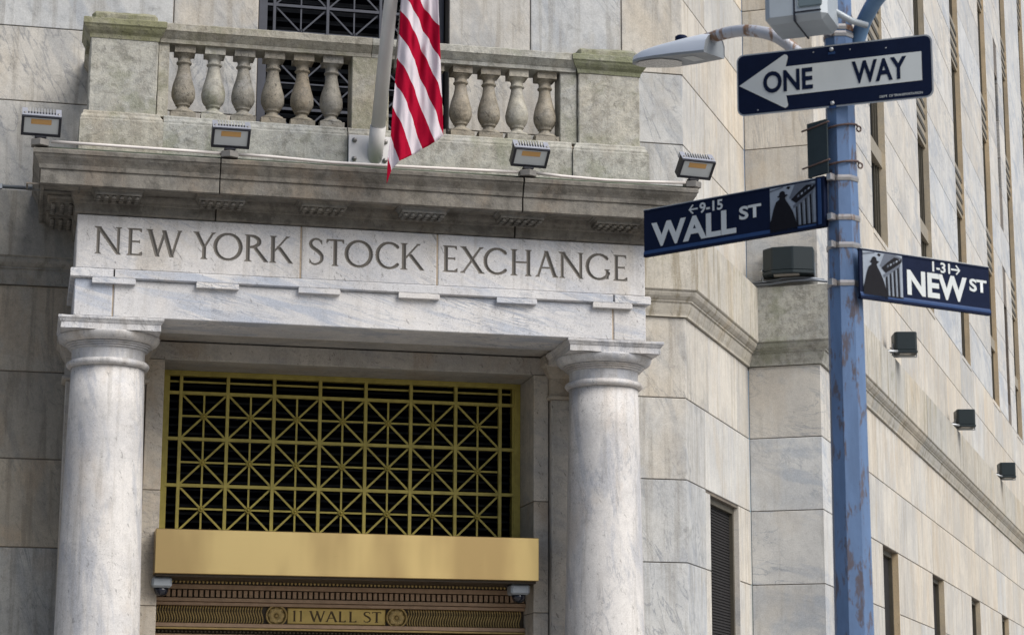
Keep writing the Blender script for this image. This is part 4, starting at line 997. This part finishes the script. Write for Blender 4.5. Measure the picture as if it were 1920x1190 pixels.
def text_mesh(body, w, h, mat, name, bold=0.0):
    cu = bpy.data.curves.new(name, 'FONT'); cu.body = body; cu.size = 1; cu.offset = bold; cu.resolution_u = 4
    to = bpy.data.objects.new(name, cu); COL.objects.link(to)
    dg = bpy.context.evaluated_depsgraph_get(); me = bpy.data.meshes.new_from_object(to.evaluated_get(dg)); bpy.data.objects.remove(to)
    co = np.zeros(len(me.vertices) * 3, np.float32); me.vertices.foreach_get('co', co); co = co.reshape(-1, 3)
    mn, mx = co.min(0), co.max(0); co[:, 0] = (co[:, 0] - mn[0]) / (mx[0] - mn[0]) * w; zz = (co[:, 1] - mn[1]) / (mx[1] - mn[1]) * h
    co = np.stack([co[:, 0], np.zeros(len(co), np.float32), zz], 1); me.vertices.foreach_set('co', co.astype(np.float32).ravel())
    me.materials.clear(); me.materials.append(MATS[mat]); me.update(); return me
def sign_frame(name, label, P0, ang_d):
    t_ = thing(name, label, 'sign', P0, None, (0, 0, ang_d), local=True); return t_
def flat(t_, name, pts, y, mat):
    m = MB(); m.add([(x, y, z) for x, z in pts], [tuple(range(len(pts)))]); me = m.mesh(name, [mat], fix=False)
    return obj(name, me, t_)
def rrect(x0, x1, z0, z1, r, n=5):
    o = []
    for cx, cz, a0 in ((x1 - r, z0 + r, -90), (x1 - r, z1 - r, 0), (x0 + r, z1 - r, 90), (x0 + r, z0 + r, 180)):
        for i in range(n + 1): a = R(a0 + 90 * i / n); o.append((cx + r * math.cos(a), cz + r * math.sin(a)))
    return o
def slab(t_, name, pts, y0, y1, mat):
    n = len(pts); m = MB(); m.add([(x, y0, z) for x, z in pts] + [(x, y1, z) for x, z in pts], [tuple(range(n)), tuple(range(2 * n - 1, n - 1, -1))] + [(i, n + i, n + (i + 1) % n, (i + 1) % n) for i in range(n)])
    return one(name, m, [mat], t_)
def put_text(t_, body, x0, x1, z0, z1, y, mat, bold=0.0): return obj('lettering', text_mesh(body, x1 - x0, z1 - z0, mat, 'lettering', bold), t_, (x0, y, z0))
# ONE WAY
OW = sign_frame('one_way_sign', 'dark ONE WAY sign with a white arrow pointing left on the pole', (3.6115, 9.2028, 4.735), math.atan2(-.5545, .8322))
OW.location = (3.7397, 9.5295, 4.846); OW.scale = (1.0355, 1.0355, 1.0355)
x0, x1, z0, z1 = -.461, .476, -.150, .155
slab(OW, 'panel', rrect(x0, x1, z0, z1, .035), 0, .004, 'sign_edge')
flat(OW, 'face', rrect(x0 + .007, x1 - .007, z0 + .007, z1 - .007, .030), -.002, 'sign_navy')
arrow = [(-.449, 0), (-.236, -.127), (-.226, -.132), (-.215, -.126), (-.212, -.118), (-.220, -.071), (.425, -.066), (.425, .074), (-.220, .072), (-.208, .118), (-.212, .128), (-.224, .133), (-.236, .127)]
flat(OW, 'arrow', arrow, -.004, 'sign_white')
put_text(OW, 'ONE', -.331, -.090, -.052, .056, -.006, 'sign_navy', .028); put_text(OW, 'WAY', .097, .355, -.050, .060, -.006, 'sign_navy', .028)
put_text(OW, 'DEPT. OF TRANSPORTATION', .225, .425, -.131, -.120, -.004, 'sign_white', .004)
for x, z in ((.002, .132), (0, -.132)):
    m = MB(); m.lathe([(.011, .003), (.010, .009), (.004, .013), (.001, .0132)], 0, 0, 12); m.v = [(x + a, -c, z + b) for a, b, c in m.v]; one('bolt', m, ['sign_edge'], OW)
    m = MB(); m.box(x - .016, x + .018, -.0035, -.0025, z - .024, z - .012); one('bolt_scuff', m, ['sign_blue_lip'], OW)
for zb in (-.14, .11):
    m = MB(); m.box(-.03, .03, .004, .05, zb, zb + .03); one('bracket', m, ['band_steel'], OW)
for x, z in ((-.36, -.128), (.09, .122), (-.085, .128), (.26, .11)):
    m = MB(); m.lathe([(.004, .002), (.003, .0035)], 0, 0, 8); m.v = [(x + a, -c, z + b) for a, b, c in m.v]; one('rivet', m, ['sign_edge'], OW)
# street name blades
def blade(name, label, P0, dvec, x0, x1, z0, z1, zref):
    t_ = sign_frame(name, label, (P0[0], P0[1], zref), math.atan2(dvec[1], dvec[0]))
    m = MB(); a, b = z0 - zref, z1 - zref
    m.box(x0, x1, 0, .010, a, b); m.box(x0, x1, -.006, .016, a, a + .012); m.box(x0, x1, -.003, .013, b - .006, b + .002)
    one('panel', m, ['sign_navy'], t_)
    m = MB(); m.box(x0, x1, -.0062, -.0052, a + .012, a + .022); m.add([(x0, -.006, a + .0122), (x1, -.006, a + .0122), (x1, -.0005, a + .032), (x0, -.0005, a + .032)], [(0, 1, 2, 3)]); one('lower_lip', m, ['sign_blue_lip'], t_)
    m = MB(); m.box(x0 + .001, x1 - .001, -.0045, .0125, b + .0022, b + .006); one('top_edge', m, ['sign_edge'], t_)
    return t_
def picture(t_, x0, x1, z0, z1, flip=False):
    """printed panel: dark cloaked figure before a temple front"""
    W_, H_ = x1 - x0, z1 - z0
    P_ = lambda pts: [(x0 + u * W_, z0 + v_ * H_) for u, v_ in pts]
    pn = flat(t_, 'picture_panel', P_([(0, 0), (1, 0), (1, 1), (0, 1)]), -.0022, 'print_pale')
    pn_c = lambda pts, y, mat: obj('printed_shape', (lambda mm: mm)(shape(P_(pts), y, mat)), pn)
    def shape(pts, y, mat):
        m = MB(); m.add([(x, y, z) for x, z in pts], [tuple(range(len(pts)))]); return m.mesh('printed_shape', [mat], fix=False)
    pn_c([(.42, .70), (.55, .99), (.80, .99), (1.0, .93), (1.0, .86), (.60, .62)], -.0034, 'print_grey')
    pn_c([(.46, .66), (.62, .80), (.80, .93), (.99, .90), (.96, .82), (.58, .56)], -.0042, 'print_black')
    for k in range(5):
        u = .60 + k * .075; pn_c([(u, .68 + k * .045), (u + .045, .70 + k * .045), (u + .05, .745 + k * .042), (u + .01, .735 + k * .042)], -.0048, 'print_pale' if k % 2 else 'print_grey')
    pn_c([(.0, .90), (.30, .96), (.30, .985), (.0, .93)], -.0034, 'print_grey'); pn_c([(.36, .93), (.42, .90), (.46, .95), (.39, .97)], -.0034, 'print_black')
    pn_c([(.50, .52), (.94, .80), (.94, .74), (.52, .46)], -.005, 'print_grey')
    for k in range(4):
        u = .575 + k * .10; pn_c([(u, .05), (u + .04, .05), (u + .025, .50 + k * .075), (u - .012, .47 + k * .075)], -.005, 'print_black'); pn_c([(u + .05, .05), (u + .062, .05), (u + .05, .52 + k * .075), (u + .038, .51 + k * .075)], -.005, 'print_grey')
    pn_c([(.55, .03), (1, .03), (1, .075), (.55, .075)], -.0056, 'print_black')
    pn_c([(.0, .0), (.60, .0), (.60, .06), (.56, .20), (.50, .40), (.42, .56), (.36, .66), (.335, .72), (.36, .755), (.40, .77), (.395, .785), (.34, .80), (.33, .86), (.29, .885), (.24, .875), (.215, .83), (.21, .795), (.17, .78), (.172, .765), (.22, .755), (.215, .71), (.14, .66), (.08, .50), (.03, .30), (0, .22)], -.0062, 'print_black')
    return pn
WS = blade('street_name_sign', 'dark WALL ST street sign with 9-15 and a left arrow, left of the pole', (3.6664, 9.4611), (.6229, -.7823), -1.066, -.0, 4.072, 4.313, 4.19)
WS.location = (3.7067, 9.5652, 1.6 + 2.59 * 1.011); WS.scale = (1.011, 1.011, 1.011)
put_text(WS, 'WALL', -1.018, -.509, 4.116 - 4.19, 4.242 - 4.19, -.0025, 'sign_white', .036)
put_text(WS, 'ST', -.491, -.363, 4.177 - 4.19, 4.245 - 4.19, -.0025, 'sign_white', .032); put_text(WS, '9-15', -.724, -.586, 4.248 - 4.19, 4.302 - 4.19, -.0025, 'sign_white', .026)
def arrow_mark(t_, x0, x1, z, h, sgn):
    tip, tail = (x0, x1) if sgn < 0 else (x1, x0)
    q = h * .5; w = h * .085; k = -sgn
    pts = [(tip, z), (tip + k * q * .95, z + q), (tip + k * (q * .95 + w * 1.6), z + q - w), (tip + k * (w * 3.2), z + w), (tail, z + w), (tail, z - w), (tip + k * (w * 3.2), z - w), (tip + k * (q * .95 + w * 1.6), z - q + w), (tip + k * q * .95, z - q)]
    flat(t_, 'arrow', pts if sgn > 0 else pts[::-1], -.0025, 'sign_white')
arrow_mark(WS, -.790, -.735, 4.276 - 4.19, .050, -1)
picture(WS, -.312, -.052, 4.084 - 4.19, 4.310 - 4.19)
m = MB(); m.box(-.052, .0, -.012, .022, 4.072 - 4.19, 4.322 - 4.19); one('end_bracket', m, ['sign_navy'], WS, .004)
m = MB(); m.box(-.036, -.018, -.016, -.0125, 4.085 - 4.19, 4.31 - 4.19); one('bracket_rib', m, ['sign_blue_lip'], WS)
NS_ = blade('street_name_sign', 'dark NEW ST street sign with 1-31 and a right arrow, right of the pole', (3.854, 9.4868), (.9546, .2978), -.02, .80, 3.736, 3.978, 3.86)
put_text(NS_, 'NEW', .271, .652, 3.784 - 3.86, 3.909 - 3.86, -.0025, 'sign_white', .036); put_text(NS_, 'ST', .668, .781, 3.845 - 3.86, 3.910 - 3.86, -.0025, 'sign_white', .032)
put_text(NS_, '1-31', .433, .546, 3.917 - 3.86, 3.969 - 3.86, -.0025, 'sign_white', .026); arrow_mark(NS_, .552, .612, 3.942 - 3.86, .050, 1)
picture(NS_, .0, .243, 3.748 - 3.86, 3.975 - 3.86)
# dark sign seen edge-on behind the pole, tied with wire
t_ = thing('folded_sign', 'dark green sign plate seen from behind, wired to the pole under the ONE WAY sign', 'sign', (3.695, 9.585, 4.36), None, (0, 0, R(-62)), local=True)
m = MB(); m.box(-.085, .045, -.004, .004, .0, .275); m.box(-.085, -.075, .004, .02, 0.0, .275); one('panel', m, ['plate_green'], t_, .002)
for z in (.055, .245):
    m = MB(); m.tube([(-.105, -.02, z - .008), (-.07, -.008, z), (.06, -.006, z + .012)], .0045, 6); one('tie_rod', m, ['rusty_wire'], t_)
for z in (4.42, 4.606):
    r_ = prad(z) + .007; m = MB(); m.tube([(PX + r_ * math.cos(a), PY + r_ * math.sin(a), z + .012 * math.cos(a)) for a in [R(150 + i * 16) for i in range(13)]], .0055, 6)
    a = R(-15); m.tube([(PX + (r_ + .002) + .011 * math.cos(R(b)), PY - .03, z - .004 + .014 * math.sin(R(b))) for b in range(0, 361, 45)], .0045, 6); one('tie_wire', m, ['rusty_wire'], pole)
# grey cabinet near the top
t_ = thing('control_cabinet', 'grey rounded control cabinet strapped to the pole above the ONE WAY sign', 'cabinet', (3.50, 9.27, 4.98), None, (0, 0, R(-34)), local=True)
m = MB(); m.box(-.155, .145, -.14, .14, .0, .52); one('housing', m, ['cabinet_grey'], t_, .028)
m = MB(); m.box(-.012, -.004, -.1425, .142, -.002, .52); m.box(-.012, .12, -.144, -.1415, .035, .043); one('door_seam', m, ['fixture_black'], t_)
m = MB(); m.box(.01, .125, -.1445, -.139, .06, .5); one('door', m, ['cabinet_dark'], t_, .006)
for k in range(5):
    m = MB(); m.box(-.1565, -.1551, -.09, .07 - .01 * (k % 2), .14 + k * .022, .148 + k * .022); one('printed_line', m, ['cabinet_dark'], t_)
m = MB(); m.tube([(.10, .05, .12), (.20, .16, .07), (.26, .22, .06)], .016, 8); one('strut', m, ['cabinet_grey'], t_)
# twin lamp arms and luminaires
lp = thing('street_lamp', 'pale cobra-head street lamp on a rusty curved arm, left of the pole', 'street lamp', (PX, PY, 4.70), 'lamp heads on the street pole')
def smooth_path(P, sub=6):
    P = [Vector(p) for p in P]; Q = [P[0] * 2 - P[1]] + P + [P[-1] * 2 - P[-2]]; o = []
    for i in range(1, len(Q) - 2):
        for s_ in range(sub):
            t_ = s_ / sub; a, b, c, d = Q[i - 1], Q[i], Q[i + 1], Q[i + 2]
            o.append(.5 * (2 * b + (c - a) * t_ + (2 * a - 5 * b + 4 * c - d) * t_ * t_ + (3 * b - a - 3 * c + d) * t_ ** 3))
    return o + [P[-1]]
m = MB(); m.tube(smooth_path([(PX - .01, PY + .05, 4.80), (3.80, 9.90, 4.98), (3.764, 10.08, 5.154), (3.664, 10.126, 5.245), (3.561, 10.23, 5.30), (3.485, 10.354, 5.323), (3.411, 10.483, 5.325)]), .032, 12); one('arm', m, ['arm_paint'], lp)
def luminaire(parent, tip, back, up_off=0):
    a = Vector(back); b = Vector(tip); d = (b - a); L = d.length; d.normalize(); s_ = Vector((d.y, -d.x, 0)).normalized(); u = s_.cross(d)
    if u.z < 0: u = -u; s_ = -s_
    secs = [(0, .085, .105, .0), (.12, .092, .11, .0), (.35, .108, .098, .0), (.60, .112, .082, .0), (.80, .094, .062, .004), (.92, .062, .042, .008), (1.0, .012, .022, .012)]
    m = MB(); vs = []; n_ = 9
    for f_, hw, ht, zb in secs:
        c = a + d * (L * f_)
        for i in range(n_):
            an = math.pi * i / (n_ - 1); vs.append(c + s_ * (hw * math.cos(an)) + u * (zb + ht * (math.sin(an) ** .75)))
    m.add(vs, [(j * n_ + i, j * n_ + i + 1, (j + 1) * n_ + i + 1, (j + 1) * n_ + i) for j in range(len(secs) - 1) for i in range(n_ - 1)], 0, True)
    sh = one('lamp_shell', m, ['lamp_shell'], parent)
    m = MB(); vs = []
    for f_, hw, ht, zb in secs: c = a + d * (L * f_); vs += [c + s_ * hw + u * zb, c - s_ * hw + u * zb, c - s_ * hw * .96 + u * (zb - .012), c + s_ * hw * .96 + u * (zb - .012)]
    k = len(secs); m.add(vs, [(j * 4 + i, j * 4 + (i + 1) % 4, j * 4 + 4 + (i + 1) % 4, j * 4 + 4 + i) for j in range(k - 1) for i in range(4)] + [(3, 2, 1, 0), (k * 4 - 4, k * 4 - 3, k * 4 - 2, k * 4 - 1)]); one('lamp_base', m, ['lamp_under'], parent)
    m = MB(); lens = []
    for f_, w_ in ((.42, .02), (.52, .085), (.65, .095), (.80, .078), (.90, .045), (.94, .01)): c = a + d * (L * f_) + u * (-.016 + (.004 if f_ > .7 else 0)); lens += [c + s_ * w_, c - s_ * w_]
    m.add(lens, [(i * 2, i * 2 + 1, i * 2 + 3, i * 2 + 2) for i in range(5)]); one('lamp_lens', m, ['lamp_lens'], parent)
    m = MB(); c = a + d * .004; vs = [c + s_ * (.084 * math.cos(math.pi * i / 8)) + u * (.104 * math.sin(math.pi * i / 8) ** .75) for i in range(9)]; m.add(vs, [tuple(range(9))]); one('end_plate', m, ['lamp_under'], parent)
    c = a + d * (L * .42) + u * .095; m = MB(); m.lathe([(.034, c.z), (.034, c.z + .022), (.026, c.z + .028)], c.x, c.y, 12); one('photocell', m, ['sign_navy'], parent)
    c = a + d * (L * .25) - u * .0135; m = MB(); vs = [c + s_ * q * .05 + d * w_ * .04 for q, w_ in ((-1, -1), (1, -1), (1, 1), (-1, 1))]; m.add(vs, [(0, 1, 2, 3)]); one('rating_label', m, ['sign_white'], parent)
luminaire(lp, (3.141, 10.94, 5.308), (3.442, 10.447, 5.238))
lp2 = thing('street_lamp', 'cobra-head street lamp on a blue curved arm, cut off at the top right corner', 'street lamp', (PX, PY, 4.66), 'lamp heads on the street pole')
m = MB(); m.tube(smooth_path([(PX + .03, PY + .02, 4.72), (3.87, 9.66, 4.90), (3.911, 9.60, 5.075), (3.924, 9.527, 5.16), (3.936, 9.35, 5.224), (3.973, 9.014, 5.257), (4.05, 8.75, 5.20), (4.06, 8.55, 5.08)]), .038, 12); one('arm', m, ['arm_blue'], lp2)
luminaire(lp2, (4.26, 8.07, 4.93), (4.04, 8.50, 4.945))
